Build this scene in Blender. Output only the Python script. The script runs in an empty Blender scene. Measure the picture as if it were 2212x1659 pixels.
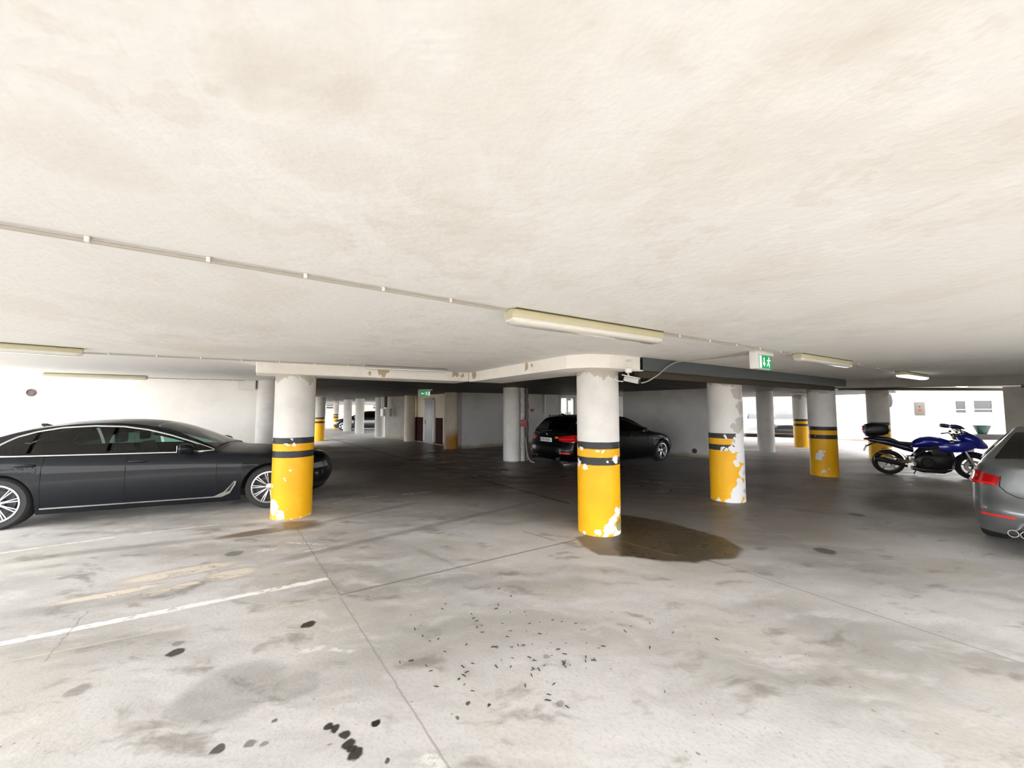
import bpy, bmesh, math, random
from mathutils import Vector, Matrix, noise as mnoise

# ---------------------------------------------------------------- camera, world, exposure
SC = bpy.context.scene
COL = SC.collection
F, CX, CY, EYE = 831.0, 1106.0, 829.5, 1.65
TILT = math.atan(53.5 / F)
cam_data = bpy.data.cameras.new('camera')
cam_data.sensor_width = 36.0
cam_data.lens = 36.0 * F / 2212.0
cam_data.clip_start = 0.05
cam_data.clip_end = 400
cam = bpy.data.objects.new('camera', cam_data)
cam.location = (0, 0, EYE)
cam.rotation_euler = (math.pi / 2 + TILT, 0, 0)
COL.objects.link(cam)
SC.camera = cam

W = bpy.data.worlds.new('overcast_sky'); SC.world = W; W.use_nodes = True
bgn = W.node_tree.nodes['Background']
bgn.inputs['Color'].default_value = (0.965, 0.98, 1.0, 1)
bgn.inputs['Strength'].default_value = 1.0
SC.view_settings.view_transform = 'Standard'
SC.view_settings.look = 'None'
SC.view_settings.gamma = 1.0
SC.view_settings.use_curve_mapping = False
SC.view_settings.exposure = 3.15
SC.cycles.max_bounces = 7
SC.cycles.diffuse_bounces = 5
SC.cycles.adaptive_threshold = 0.03
SC.cycles.glossy_bounces = 3
SC.cycles.transparent_max_bounces = 8
SC.cycles.sample_clamp_indirect = 6.0

# ---------------------------------------------------------------- helpers
def ray(px, py):
    x, z = px - CX, CY - py
    return Vector((x, F * math.cos(TILT) - z * math.sin(TILT), F * math.sin(TILT) + z * math.cos(TILT)))
def at(px, py, z=0.0):                       # point of the plane at height z seen at a photo pixel
    r = ray(px, py); s = (z - EYE) / r.z
    return Vector((r.x * s, r.y * s, z))
def atY(px, py, Y):
    r = ray(px, py); s = Y / r.y
    return Vector((r.x * s, Y, EYE + r.z * s))
TH = math.radians(32.3)
U = Vector((math.cos(TH), math.sin(TH), 0)); V = Vector((-math.sin(TH), math.cos(TH), 0))
def uv(u, v, z=0.0):
    return U * u + V * v + Vector((0, 0, z))

_m = {}
class NT:
    def __init__(s, name):
        s.mat = bpy.data.materials.new(name); s.mat.use_nodes = True
        s.t = s.mat.node_tree; s.n = s.t.nodes; s.l = s.t.links
        s.b = s.n['Principled BSDF']
        s.tc = s.n.new('ShaderNodeTexCoord')
        s.geo = s.n.new('ShaderNodeNewGeometry')
    def put(s, sock, v):
        if hasattr(v, 'is_output'): s.l.new(v, sock)
        else: sock.default_value = v
    def math(s, op, a, b=None, c=None, clamp=False):
        n = s.n.new('ShaderNodeMath'); n.operation = op; n.use_clamp = clamp
        s.put(n.inputs[0], a)
        if b is not None: s.put(n.inputs[1], b)
        if c is not None: s.put(n.inputs[2], c)
        return n.outputs[0]
    def vm(s, op, a, b=None, scale=None):
        n = s.n.new('ShaderNodeVectorMath'); n.operation = op
        s.put(n.inputs[0], a)
        if b is not None: s.put(n.inputs[1], b)
        if scale is not None: s.put(n.inputs['Scale'], scale)
        return n.outputs['Value'] if op in ('DOT_PRODUCT', 'DISTANCE', 'LENGTH') else n.outputs['Vector']
    def noise(s, co, scale, detail=3.0, rough=0.55, col=False, w=None):
        n = s.n.new('ShaderNodeTexNoise'); s.put(n.inputs['Vector'], co)
        n.inputs['Scale'].default_value = scale; n.inputs['Detail'].default_value = detail
        n.inputs['Roughness'].default_value = rough
        return n.outputs['Color'] if col else n.outputs['Fac']
    def vor(s, co, scale, feat='F1', rand=1.0):
        n = s.n.new('ShaderNodeTexVoronoi'); n.feature = feat; s.put(n.inputs['Vector'], co)
        n.inputs['Scale'].default_value = scale; n.inputs['Randomness'].default_value = rand
        return n.outputs['Distance']
    def ramp(s, v, a, b, lo=0.0, hi=1.0, smooth=True):
        n = s.n.new('ShaderNodeMapRange'); n.interpolation_type = 'SMOOTHSTEP' if smooth else 'LINEAR'
        s.put(n.inputs['Value'], v)
        n.inputs['From Min'].default_value = a; n.inputs['From Max'].default_value = b
        n.inputs['To Min'].default_value = lo; n.inputs['To Max'].default_value = hi
        return n.outputs['Result']
    def mix(s, f, a, b):
        n = s.n.new('ShaderNodeMix'); n.data_type = 'RGBA'
        s.put(n.inputs[0], f); 
        for sock, v in ((n.inputs[6], a), (n.inputs[7], b)):
            if hasattr(v, 'is_output'): s.l.new(v, sock)
            else: sock.default_value = (*v, 1) if len(v) == 3 else v
        return n.outputs[2]
    def bump(s, h, strength=0.2, dist=0.01):
        n = s.n.new('ShaderNodeBump'); n.inputs['Strength'].default_value = strength
        n.inputs['Distance'].default_value = dist; s.l.new(h, n.inputs['Height'])
        s.l.new(n.outputs[0], s.b.inputs['Normal'])
    def xyz(s, co):
        n = s.n.new('ShaderNodeSeparateXYZ'); s.l.new(co, n.inputs[0]); return n.outputs
    def warp(s, co, amp, scale, detail=3.0):
        c = s.noise(co, scale, detail, col=True)
        d = s.vm('SCALE', s.vm('SUBTRACT', c, (0.5, 0.5, 0.5)), scale=amp)
        return s.vm('ADD', co, d)

def simple(name, col, rough=0.5, metal=0.0, coat=0.0, var=0.06, nscale=20.0, emit=None, estr=0.0, spec=None):
    if name in _m: return _m[name]
    t = NT(name)
    f = t.noise(t.tc.outputs['Object'], nscale, 3)
    c2 = tuple(max(0, c * (1 - var * 2)) for c in col)
    t.l.new(t.mix(f, col, c2), t.b.inputs['Base Color'])
    t.b.inputs['Roughness'].default_value = rough
    t.b.inputs['Metallic'].default_value = metal
    t.b.inputs['Coat Weight'].default_value = coat
    t.b.inputs['Coat Roughness'].default_value = 0.04
    if spec is not None: t.b.inputs['Specular IOR Level'].default_value = spec
    if emit:
        t.b.inputs['Emission Color'].default_value = (*emit, 1); t.b.inputs['Emission Strength'].default_value = estr
    _m[name] = t.mat
    return t.mat

def glass(name, tint, refl=0.08, rough=0.02):
    if name in _m: return _m[name]
    t = NT(name)
    tr = t.n.new('ShaderNodeBsdfTransparent')
    f = t.noise(t.tc.outputs['Object'], 2.0)
    t.l.new(t.mix(f, tint, tuple(c * .9 for c in tint)), tr.inputs['Color'])
    gl = t.n.new('ShaderNodeBsdfGlossy'); gl.inputs['Roughness'].default_value = rough
    fr = t.n.new('ShaderNodeFresnel'); fr.inputs['IOR'].default_value = 1.5
    mx = t.n.new('ShaderNodeMixShader')
    t.l.new(fr.outputs[0], mx.inputs[0]); t.l.new(tr.outputs[0], mx.inputs[1]); t.l.new(gl.outputs[0], mx.inputs[2])
    t.l.new(mx.outputs[0], t.n['Material Output'].inputs['Surface'])
    _m[name] = t.mat
    return t.mat

def obj(name, bm, mat, parent=None, smooth=True, angle=35, label=None, cat=None, group=None, kind=None, loc=None, rz=None):
    me = bpy.data.meshes.new(name)
    bmesh.ops.recalc_face_normals(bm, faces=bm.faces)
    bm.to_mesh(me); bm.free()
    for m in (mat if isinstance(mat, (list, tuple)) else [mat]): me.materials.append(m)
    if smooth:
        for p in me.polygons: p.use_smooth = True
        me.set_sharp_from_angle(angle=math.radians(angle))
    o = bpy.data.objects.new(name, me); COL.objects.link(o)
    if parent: o.parent = parent
    if loc is not None: o.location = loc
    if rz is not None: o.rotation_euler = (0, 0, rz)
    tag(o, label, cat, group, kind)
    return o
def tag(o, label=None, cat=None, group=None, kind=None):
    if label: o['label'] = label
    if cat: o['category'] = cat
    if group: o['group'] = group
    if kind: o['kind'] = kind
    return o
def empty(name, loc=(0, 0, 0), rz=0.0, label=None, cat=None, group=None):
    o = bpy.data.objects.new(name, None); o.empty_display_size = 0.1
    COL.objects.link(o); o.location = loc; o.rotation_euler = (0, 0, rz)
    return tag(o, label, cat, group)
def dup(root, loc=None, rz=None, label=None):
    r = root.copy(); COL.objects.link(r)
    if loc is not None: r.location = loc
    if rz is not None: r.rotation_euler = (0, 0, rz)
    if label: r['label'] = label
    for ch in list(root.children):
        c = ch.copy(); COL.objects.link(c); c.parent = r
        for g in list(ch.children):
            d = g.copy(); COL.objects.link(d); d.parent = c
    return r

def NB(): return bmesh.new()
def box(bm, c, s, rot=None, bev=0.0, M=None):
    r = bmesh.ops.create_cube(bm, size=1.0)
    vs = r['verts']
    bmesh.ops.scale(bm, vec=Vector(s), verts=vs)
    if bev > 0:
        es = list({e for v in vs for e in v.link_edges})
        rr = bmesh.ops.bevel(bm, geom=es, offset=bev, segments=2, affect='EDGES', profile=0.6)
        vs = list({v for f in rr['faces'] for v in f.verts} | {v for v in vs if v.is_valid})
    mt = Matrix.Translation(Vector(c))
    if rot is not None: mt = mt @ (rot if isinstance(rot, Matrix) else Matrix.Rotation(rot, 4, 'Z'))
    if M is not None: mt = M @ mt
    bmesh.ops.transform(bm, matrix=mt, verts=vs)
    return vs
def prism(bm, pts, z0, z1):                  # vertical prism over a plan polygon
    a = [bm.verts.new((p[0], p[1], z0)) for p in pts]; b = [bm.verts.new((p[0], p[1], z1)) for p in pts]
    n = len(pts)
    bm.faces.new(a[::-1]); bm.faces.new(b)
    for i in range(n): bm.faces.new((a[i], a[(i + 1) % n], b[(i + 1) % n], b[i]))
def tube(bm, pts, r, seg=8, cap=True):
    pts = [Vector(p) for p in pts]; rings = []
    prev = None
    for i, p in enumerate(pts):
        d = (pts[min(i + 1, len(pts) - 1)] - pts[max(i - 1, 0)]).normalized()
        if prev is None:
            a = d.orthogonal().normalized()
        else:
            a = (prev - d * prev.dot(d)).normalized()
        prev = a; b = d.cross(a)
        rr = r[i] if isinstance(r, (list, tuple)) else r
        rings.append([bm.verts.new(p + (a * math.cos(2 * math.pi * k / seg) + b * math.sin(2 * math.pi * k / seg)) * rr) for k in range(seg)])
    for i in range(len(rings) - 1):
        for k in range(seg):
            bm.faces.new((rings[i][k], rings[i][(k + 1) % seg], rings[i + 1][(k + 1) % seg], rings[i + 1][k]))
    if cap:
        bm.faces.new(rings[0][::-1]); bm.faces.new(rings[-1])
def lathe(bm, prof, seg=32, M=None, closed=False):        # profile (r, h) spun about Z
    rings = []
    for r, h in prof:
        if r < 1e-5: rings.append([bm.verts.new((0, 0, h))])
        else: rings.append([bm.verts.new((r * math.cos(2 * math.pi * k / seg), r * math.sin(2 * math.pi * k / seg), h)) for k in range(seg)])
    rng = range(len(rings)) if closed else range(len(rings) - 1)
    for i in rng:
        A, B = rings[i], rings[(i + 1) % len(rings)]
        for k in range(seg):
            k2 = (k + 1) % seg
            if len(A) == 1 and len(B) == 1: continue
            if len(A) == 1: bm.faces.new((A[0], B[k2], B[k]))
            elif len(B) == 1: bm.faces.new((A[k], A[k2], B[0]))
            else: bm.faces.new((A[k], A[k2], B[k2], B[k]))
    vs = [v for r in rings for v in r]
    if M is not None: bmesh.ops.transform(bm, matrix=M, verts=vs)
    return vs
def loft(bm, secs, seg=20, n=2.4, M=None):   # secs: (centre, half-width y, half-height z); superellipse sections swept in x
    rings = []
    for c, wy, hz in secs:
        ring = []
        for k in range(seg):
            a = 2 * math.pi * k / seg; ca, sa = math.cos(a), math.sin(a)
            y = math.copysign(abs(ca) ** (2 / n), ca) * wy; z = math.copysign(abs(sa) ** (2 / n), sa) * hz
            ring.append(bm.verts.new((c[0], c[1] + y, c[2] + z)))
        rings.append(ring)
    for i in range(len(rings) - 1):
        for k in range(seg): bm.faces.new((rings[i][k], rings[i][(k + 1) % seg], rings[i + 1][(k + 1) % seg], rings[i + 1][k]))
    bm.faces.new(rings[0]); bm.faces.new(rings[-1][::-1])
    if M is not None: bmesh.ops.transform(bm, matrix=M, verts=[v for r in rings for v in r])
def interp(pts, x):
    if x <= pts[0][0]: return pts[0][1]
    if x >= pts[-1][0]: return pts[-1][1]
    for i in range(len(pts) - 1):
        if x <= pts[i + 1][0]:
            x0, y0 = pts[i]; x1, y1 = pts[i + 1]
            m = lambda j: 0.0 if not (0 < j < len(pts) - 1) else (pts[j + 1][1] - pts[j - 1][1]) / (pts[j + 1][0] - pts[j - 1][0])
            m0 = m(i) if i > 0 else (y1 - y0) / (x1 - x0)
            m1 = m(i + 1) if i + 1 < len(pts) - 1 else (y1 - y0) / (x1 - x0)
            h = x1 - x0; t = (x - x0) / h
            return ((2*t**3 - 3*t*t + 1) * y0 + (t**3 - 2*t*t + t) * h * m0 + (-2*t**3 + 3*t*t) * y1 + (t**3 - t*t) * h * m1)
def lin(pts, x):
    if x <= pts[0][0]: return pts[0][1]
    for (x0, y0), (x1, y1) in zip(pts, pts[1:]):
        if x <= x1: return y0 + (y1 - y0) * (x - x0) / (x1 - x0) if x1 > x0 else y1
    return pts[-1][1]

# ---------------------------------------------------------------- setting materials
def mat_floor(rect=None):
    used = []
    def hit(pts, pad):                       # does a mark reach this tile of the floor?
        if rect is None: return True
        xs = [p[0] for p in pts]; ys = [p[1] for p in pts]
        r = max(xs) + pad > rect[0] and min(xs) - pad < rect[1] and max(ys) + pad > rect[2] and min(ys) - pad < rect[3]
        return r
    t = NT('stained_concrete_floor'); P = t.geo.outputs['Position']
    w1 = t.warp(P, 0.5, 1.3, 3); w2 = t.warp(P, 0.10, 5.0, 3); w3 = t.warp(P, 0.05, 14.0, 2)
    # cloudy concrete, stretched along the driving direction
    mp = t.n.new('ShaderNodeMapping'); mp.vector_type = 'POINT'
    mp.inputs['Rotation'].default_value = (0, 0, -TH); mp.inputs['Scale'].default_value = (0.45, 1.0, 1.0)
    t.l.new(w1, mp.inputs['Vector']); Q = mp.outputs[0]
    a = t.noise(Q, 0.9, 4, 0.6); b = t.noise(Q, 3.5, 4, 0.65); c = t.noise(P, 40.0, 2, 0.6)
    base = t.mix(t.ramp(a, 0.36, 0.66), (0.66, 0.645, 0.635), (0.40, 0.385, 0.36))
    hu = t.noise(P, 0.8, 4, .65)
    base = t.mix(t.ramp(hu, .50, .60, 0, .45), base, (0.57, 0.53, 0.465))
    base = t.mix(t.ramp(b, 0.50, 0.72, 0, 0.6), base, (0.74, 0.72, 0.71))
    base = t.mix(t.ramp(b, 0.46, 0.30, 0, 0.75), base, (0.25, 0.23, 0.20))
    base = t.mix(t.ramp(c, 0.45, 0.85, 0, 0.25), base, (0.24, 0.22, 0.19))
    G0 = lambda px, py: at(px, py, 0)
    # driving lane: dimness of the garage middle painted into the colour, partly damp
    def ell(co, c0, ang, ra, rb, soft=0.25):
        if not hit([c0], max(ra, rb) * (1 + soft) + .3): return None
        d = t.vm('SUBTRACT', co, (c0[0], c0[1], 0))
        x = t.vm('DOT_PRODUCT', d, (math.cos(ang) / ra, math.sin(ang) / ra, 0))
        y = t.vm('DOT_PRODUCT', d, (-math.sin(ang) / rb, math.cos(ang) / rb, 0))
        r = t.math('SQRT', t.math('ADD', t.math('MULTIPLY', x, x), t.math('MULTIPLY', y, y)))
        return t.ramp(r, 1.0 + soft, 1.0 - soft)
    def blend(m, col, k=1.0):
        nonlocal base
        if m is None: return
        base = t.mix(t.math('MULTIPLY', m, k) if k != 1.0 else m, base, col)
    lane = ell(w1, (-0.6, 13.0), TH + math.pi / 2, 9.5, 3.2, 0.45)
    blend(lane, (0.070, 0.047, 0.026), 0.88)
    blend(ell(w1, (-1.9, 10.0), TH + math.pi / 2, 3.6, 2.5, .5), (0.082, 0.058, 0.034), 0.82)
    blend(ell(w1, G0(1985, 1086), TH, 1.25, .75, .4), (0.07, 0.052, 0.03), 0.8)
    spk = t.math('MULTIPLY', t.ramp(t.vor(w3, 9.0), 0.10, 0.05), t.ramp(t.noise(P, 1.7, 1), .47, .60)); blend(spk, (0.24, 0.21, 0.18), .75)
    spk2 = t.math('MULTIPLY', t.ramp(t.vor(w3, 23.0), 0.16, 0.08), t.ramp(t.noise(P, 1.1, 1), .46, .62)); blend(spk2, (0.34, 0.31, 0.27), .7)
    lane2 = ell(w1, (9.5, 5.6), TH, 3.4, 1.6, 0.5); blend(lane2, (0.10, 0.085, 0.07), 0.55)
    lane3 = ell(w1, (6.2, 10.0), TH, 6.0, 3.0, 0.5); blend(lane3, (0.12, 0.105, 0.09), 0.6)
    def seg(co, A, B, wd, soft=0.004, fade=0.02):
        if not hit([A, B], wd + .2): return None
        A, B = Vector(A[:2]), Vector(B[:2]); L = (B - A).length; d = (B - A) / L
        D = t.vm('SUBTRACT', co, (A.x, A.y, 0))
        x = t.vm('DOT_PRODUCT', D, (d.x, d.y, 0)); y = t.math('ABSOLUTE', t.vm('DOT_PRODUCT', D, (-d.y, d.x, 0)))
        m = t.ramp(y, wd / 2 + soft, wd / 2 - soft)
        e = t.math('ABSOLUTE', t.math('SUBTRACT', x, L / 2))
        return t.math('MULTIPLY', m, t.ramp(e, L / 2 + fade, L / 2 - fade))
    G = lambda px, py: at(px, py, 0)
    def mul(a_, b_): return None if a_ is None else t.math('MULTIPLY', a_, b_)
    def mx(a_, b_): return a_ if b_ is None else (b_ if a_ is None else t.math('MAXIMUM', a_, b_))
    # worn repaired patches, light brown
    cst = t.noise(Q, 5.0, 5, 0.75)
    for (px, py, ra, rb, th_) in ((390, 1236, .44, .12, .43), (500, 1240, .20, .13, .42), (235, 1284, .38, .06, .40), (430, 1256, .22, .05, .44), (340, 1280, .2, .06, .47)):
        m = mul(ell(w2, G(px, py), TH, ra, rb, .3), t.ramp(cst, th_ - .02, th_ + .03))
        blend(mul(ell(w2, G(px, py), TH, ra * 1.06, rb * 1.25, .3), t.ramp(cst, th_ - .05, th_)), (0.34, 0.29, 0.23), .6)
        blend(m, (0.78, 0.70, 0.60), .95)
    # white parking bay lines
    wearA = t.ramp(t.noise(P, 9, 4, .7), 0.33, 0.48); wearB = t.ramp(t.noise(P, 16, 3, .7), 0.42, 0.55)
    for (x0, y0, x1, y1, wd, k) in ((-700, 1530, 708, 1250, .075, .95), (-500, 1265, 250, 1160, .05, .7), (300, 1153, 470, 1133, .05, .6)):
        wear = wearA
        blend(mul(seg(w3, G(x0, y0), G(x1, y1), wd, 0.006), wear), (0.95, 0.94, 0.91), k)
    # scraps of old white paint
    for (x0, y0, x1, y1, wd) in ((555, 1190, 600, 1184, .09), (620, 1172, 700, 1176, .05), (655, 1192, 705, 1184, .05),
                                 (720, 1088, 760, 1078, .05), (790, 1075, 830, 1070, .05), (870, 1068, 930, 1062, .05),
                                 (640, 1410, 700, 1398, .05), (905, 1659, 965, 1640, .11), (700, 1400, 765, 1405, .04)):
        wear = wearB
        blend(mul(seg(w2, G(x0, y0), G(x1, y1), wd, 0.012, 0.05), wear), (0.80, 0.79, 0.77), 0.8)
    # slab joints and cracks
    jt = [((-300, 1492), (735, 1285), .02, .55, (0.66, 0.60, 0.54)), ((735, 1285), (1245, 1166), .028, .7, (0.20, 0.17, 0.15)),
          ((735, 1290), (1010, 1720), .010, .7, (0.30, 0.27, 0.25)), ((1345, 1152), (1530, 1092), .025, .65, (0.17, 0.145, 0.125)),
          ((705, 945), (1230, 1088), .055, .97, (0.018, 0.014, 0.011)), ((1330, 1155), (1570, 1222), .02, .8, (0.10, 0.085, 0.07)),
          ((1570, 1222), (2212, 1434), .018, .6, (0.25, 0.22, 0.20)), ((640, 1140), (735, 1285), .012, .6, (0.22, 0.2, 0.18)),
          ((880, 1000), (1005, 988), .03, .5, (0.6, 0.56, 0.5)), ((190, 1320), (95, 1430), .008, .8, (0.28, 0.24, 0.2)),
          ((1130, 1148), (1200, 1168), .02, .7, (0.17, 0.15, 0.13))]
    w6 = t.warp(P, 0.018, 9.0, 1)
    for A, B, wd, k, colr in jt:
        blend(seg(w3 if wd in (.008, .012) else w6, G(*A), G(*B), wd, 0.006, 0.03), colr, k)
    # dark tyre marks
    for (x0, y0, x1, y1, wd, k) in ((590, 1215, 1180, 1078, .14, .42), (0, 1215, 470, 1160, .16, .35), (690, 1130, 900, 1085, .12, .4),
                                    (0, 1330, 420, 1275, .18, .3), (900, 1185, 985, 1222, .05, .4), (1560, 1080, 1760, 1105, .15, .4),
                                    (1480, 1160, 1900, 1195, .2, .25)):
        blend(seg(w2, G(x0, y0), G(x1, y1), wd, 0.05, 0.3), (0.13, 0.12, 0.11), k)
    # oil drips
    for (px, py, r, k) in ((665, 1349, .045, .9), (380, 1409, .042, .85), (812, 1562, .022, .95), (711, 1569, .021, .9), (722, 1574, .021, .9),
                           (744, 1586, .021, .9), (753, 1606, .026, .9), (768, 1628, .030, .9), (758, 1618, .018, .9), (470, 1620, .026, .8),
                           (540, 1606, .022, .6), (385, 1390, .035, .4), (593, 1557, .012, .7), (990, 1467, .010, .9), (1055, 1522, .010, .9),
                           (1010, 1520, .011, .8), (988, 1550, .011, .7), (1072, 1398, .013, .6), (170, 1490, .05, .35), (1850, 1112, .10, .6),
                           (1782, 1190, .10, .6), (1130, 1395, .014, .5), (1105, 1397, .014, .5), (505, 1196, .08, .5), (835, 1642, .01, .8),
                           (570, 1606, .016, .5), (1210, 1520, .02, .4), (1180, 1418, .02, .4), (640, 1480, .12, .18), (500, 1490, .25, .25)):
        if hit([G(px, py)], r * 1.3 + .1): blend(t.ramp(t.vm('DISTANCE', w3, tuple(G(px, py))), r * 1.25 + .004, r * .85), (0.032, 0.025, 0.018), min(1, k * 1.06))
    # wet patches by the pillar feet
    def poly(co, px_pts, soft=.035):
        pts = [G(*p) for p in px_pts]; m = None
        if not hit(pts, .2): return None
        area = sum(pts[i].x * pts[(i + 1) % len(pts)].y - pts[(i + 1) % len(pts)].x * pts[i].y for i in range(len(pts)))
        sg = 1 if area > 0 else -1
        for i in range(len(pts)):
            a_, b_ = pts[i], pts[(i + 1) % len(pts)]; d = (b_ - a_).normalized() * sg; nx, ny = -d.y, d.x
            v = t.math('SUBTRACT', t.vm('DOT_PRODUCT', co, (nx, ny, 0)), nx * a_.x + ny * a_.y)
            m = v if m is None else t.math('MINIMUM', m, v)
        return t.ramp(m, -soft, soft)
    w5 = t.warp(P, 0.16, 3.0, 5)
    wet = poly(w5, [(1330, 1110), (1400, 1119), (1490, 1140), (1562, 1161), (1600, 1184), (1602, 1197), (1585, 1206), (1500, 1215), (1440, 1213), (1345, 1201), (1318, 1180)])
    wetl = poly(w5, [(1245, 1160), (1262, 1180), (1292, 1199), (1360, 1203), (1400, 1150), (1320, 1140)])
    q3 = G(570, 1148); wet2 = ell(w2, q3, TH, 0.50, 0.13, 0.3)
    q4 = G(640, 1135); wet2 = mx(wet2, ell(w2, q4, 0.0, 0.33, 0.22, 0.4))
    q6 = at(990, 975, 0); wet3 = ell(w2, q6, TH, 1.3, 0.45, 0.4)
    blend(wetl, (0.17, 0.13, 0.075), 0.85); blend(wet, (0.075, 0.056, 0.030), 0.95); blend(seg(w3, G(1345, 1170), G(1462, 1201), .010, .004), (0.45, 0.36, 0.25), .7); blend(wet2, (0.14, 0.085, 0.035), 0.8); blend(wet3, (0.05, 0.04, 0.02), 0.7)
    t.l.new(base, t.b.inputs['Base Color'])
    rgh = t.ramp(b, 0.3, 0.7, 0.42, 0.66)
    anywet = mx(mx(wet, wet2), mul(lane, t.ramp(a, 0.3, 0.6)))
    t.l.new(rgh if anywet is None else t.math('SUBTRACT', rgh, t.math('MULTIPLY', anywet, 0.2)), t.b.inputs['Roughness'])
    t.b.inputs['Specular IOR Level'].default_value = 0.16
    t.bump(c, 0.2, 0.006)
    return t.mat

def mat_ceiling():
    t = NT('whitewashed_slab'); P = t.geo.outputs['Position']
    w = t.warp(P, 0.9, 0.8, 4)
    mp = t.n.new('ShaderNodeMapping'); mp.inputs['Rotation'].default_value = (0, 0, -TH + 0.6); mp.inputs['Scale'].default_value = (1, 0.5, 1)
    t.l.new(w, mp.inputs['Vector']); Q = mp.outputs[0]
    a = t.noise(Q, 1.5, 4, .6)
    c = t.mix(t.ramp(a, .54, .66, 0, .45), (0.80, 0.79, 0.765), (0.73, 0.695, 0.64))
    reg = t.ramp(t.noise(P, .35, 1), .42, .58)
    fl = t.noise(t.warp(P, .25, 3.0, 1), 4.0, 4, .7)
    c = t.mix(t.math('MULTIPLY', t.ramp(fl, .53, .60, 0, .45), reg), c, (0.87, 0.86, 0.83))
    c = t.mix(t.math('MULTIPLY', t.ramp(fl, .45, .38, 0, .22), reg), c, (0.62, 0.56, 0.47))
    for (px, py, r, k) in ((690, 165, .10, .45), (560, 110, .07, .3), (745, 190, .05, .35), (640, 240, .05, .4), (530, 184, .03, .6), (1310, 130, .06, .45), (1400, 150, .05, .35), (1700, 110, .12, .35), (1760, 150, .06, .35),
                           (1900, 70, .09, .3), (1010, 80, .09, .3), (780, 390, .15, .25), (170, 330, .14, .35), (1690, 350, .16, .3), (2060, 340, .18, .35), (1610, 600, .2, .3), (420, 690, .5, .3), (480, 755, .35, .4)):
        q = at(px, py, CH)
        c = t.mix(t.math('MULTIPLY', t.ramp(t.vm('DISTANCE', w, tuple(q)), r * 1.6, r * .6), k * .55), c, (0.60, 0.53, 0.44))
    t.l.new(c, t.b.inputs['Base Color']); t.b.inputs['Roughness'].default_value = 0.85
    t.b.inputs['Specular IOR Level'].default_value = 0.2
    t.bump(t.noise(P, 22, 2), 0.25, 0.012)
    return t.mat

def mat_slats():
    t = NT('dark_slatted_soffit'); P = t.geo.outputs['Position']
    s = t.vm('DOT_PRODUCT', P, tuple(V)); r = t.vm('DOT_PRODUCT', P, tuple(U))
    cmb = t.n.new('ShaderNodeCombineXYZ'); t.l.new(t.math('MULTIPLY', r, 0.35), cmb.inputs[0]); t.l.new(t.math('MULTIPLY', t.math('FLOOR', t.math('MULTIPLY', s, 8.0)), 7.3), cmb.inputs[1])
    n = t.noise(cmb.outputs[0], 1.0, 3, .75)
    fr = t.math('FRACT', t.math('MULTIPLY', s, 8.0))
    gap = t.math('MULTIPLY', t.ramp(fr, 0.0, 0.08), t.ramp(fr, 1.0, 0.92))
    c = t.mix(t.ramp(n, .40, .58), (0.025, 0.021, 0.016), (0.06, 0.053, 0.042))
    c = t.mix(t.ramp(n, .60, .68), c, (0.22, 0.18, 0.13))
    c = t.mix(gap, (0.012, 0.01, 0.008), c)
    t.l.new(c, t.b.inputs['Base Color']); t.b.inputs['Roughness'].default_value = 0.6; t.b.inputs['Specular IOR Level'].default_value = 0.25
    t.bump(gap, 0.5, 0.01)
    return t.mat

def mat_wall(name, c1, c2, rust=False):
    t = NT(name); P = t.geo.outputs['Position']
    a = t.noise(P, 1.1, 5, .6); b = t.noise(P, 12, 4, .7)
    c = t.mix(t.ramp(a, .4, .7), c1, c2)
    c = t.mix(t.ramp(b, .6, .8, 0, .25), c, tuple(x * .7 for x in c2))
    z = t.xyz(P)[2]
    zz = t.math('ADD', z, t.math('MULTIPLY', a, -0.25))
    c = t.mix(t.ramp(zz, 0.06, -0.1, 0, .8), c, (0.22, 0.17, 0.10) if not rust else (0.5, 0.24, 0.05))
    t.l.new(c, t.b.inputs['Base Color']); t.b.inputs['Roughness'].default_value = .85
    t.b.inputs['Specular IOR Level'].default_value = .2
    t.bump(b, .15, .01)
    return t.mat

CH = 2.33
M_CEIL = mat_ceiling(); M_SLAT = mat_slats()
M_WHITE = mat_wall('white_plaster', (0.82, 0.80, 0.77), (0.74, 0.72, 0.68))
M_GREYW = mat_wall('grey_plaster', (0.58, 0.57, 0.56), (0.50, 0.49, 0.48))
M_CREAM = mat_wall('cream_plaster', (0.92, 0.80, 0.62), (0.84, 0.72, 0.56))  # cream plaster, brightened to stand in for the lobby's warm light
M_OUT = mat_wall('outdoor_plaster', (0.85, 0.82, 0.78), (0.80, 0.77, 0.73))
M_BEAM = mat_wall('beam_whitewash', (0.84, 0.81, 0.76), (0.76, 0.72, 0.66))
M_PAVE = mat_wall('pale_paving', (0.55, 0.54, 0.53), (0.48, 0.47, 0.46))
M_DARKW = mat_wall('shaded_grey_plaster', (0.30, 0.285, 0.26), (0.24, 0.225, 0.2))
CH = 2.33                                    # ceiling height
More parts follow.
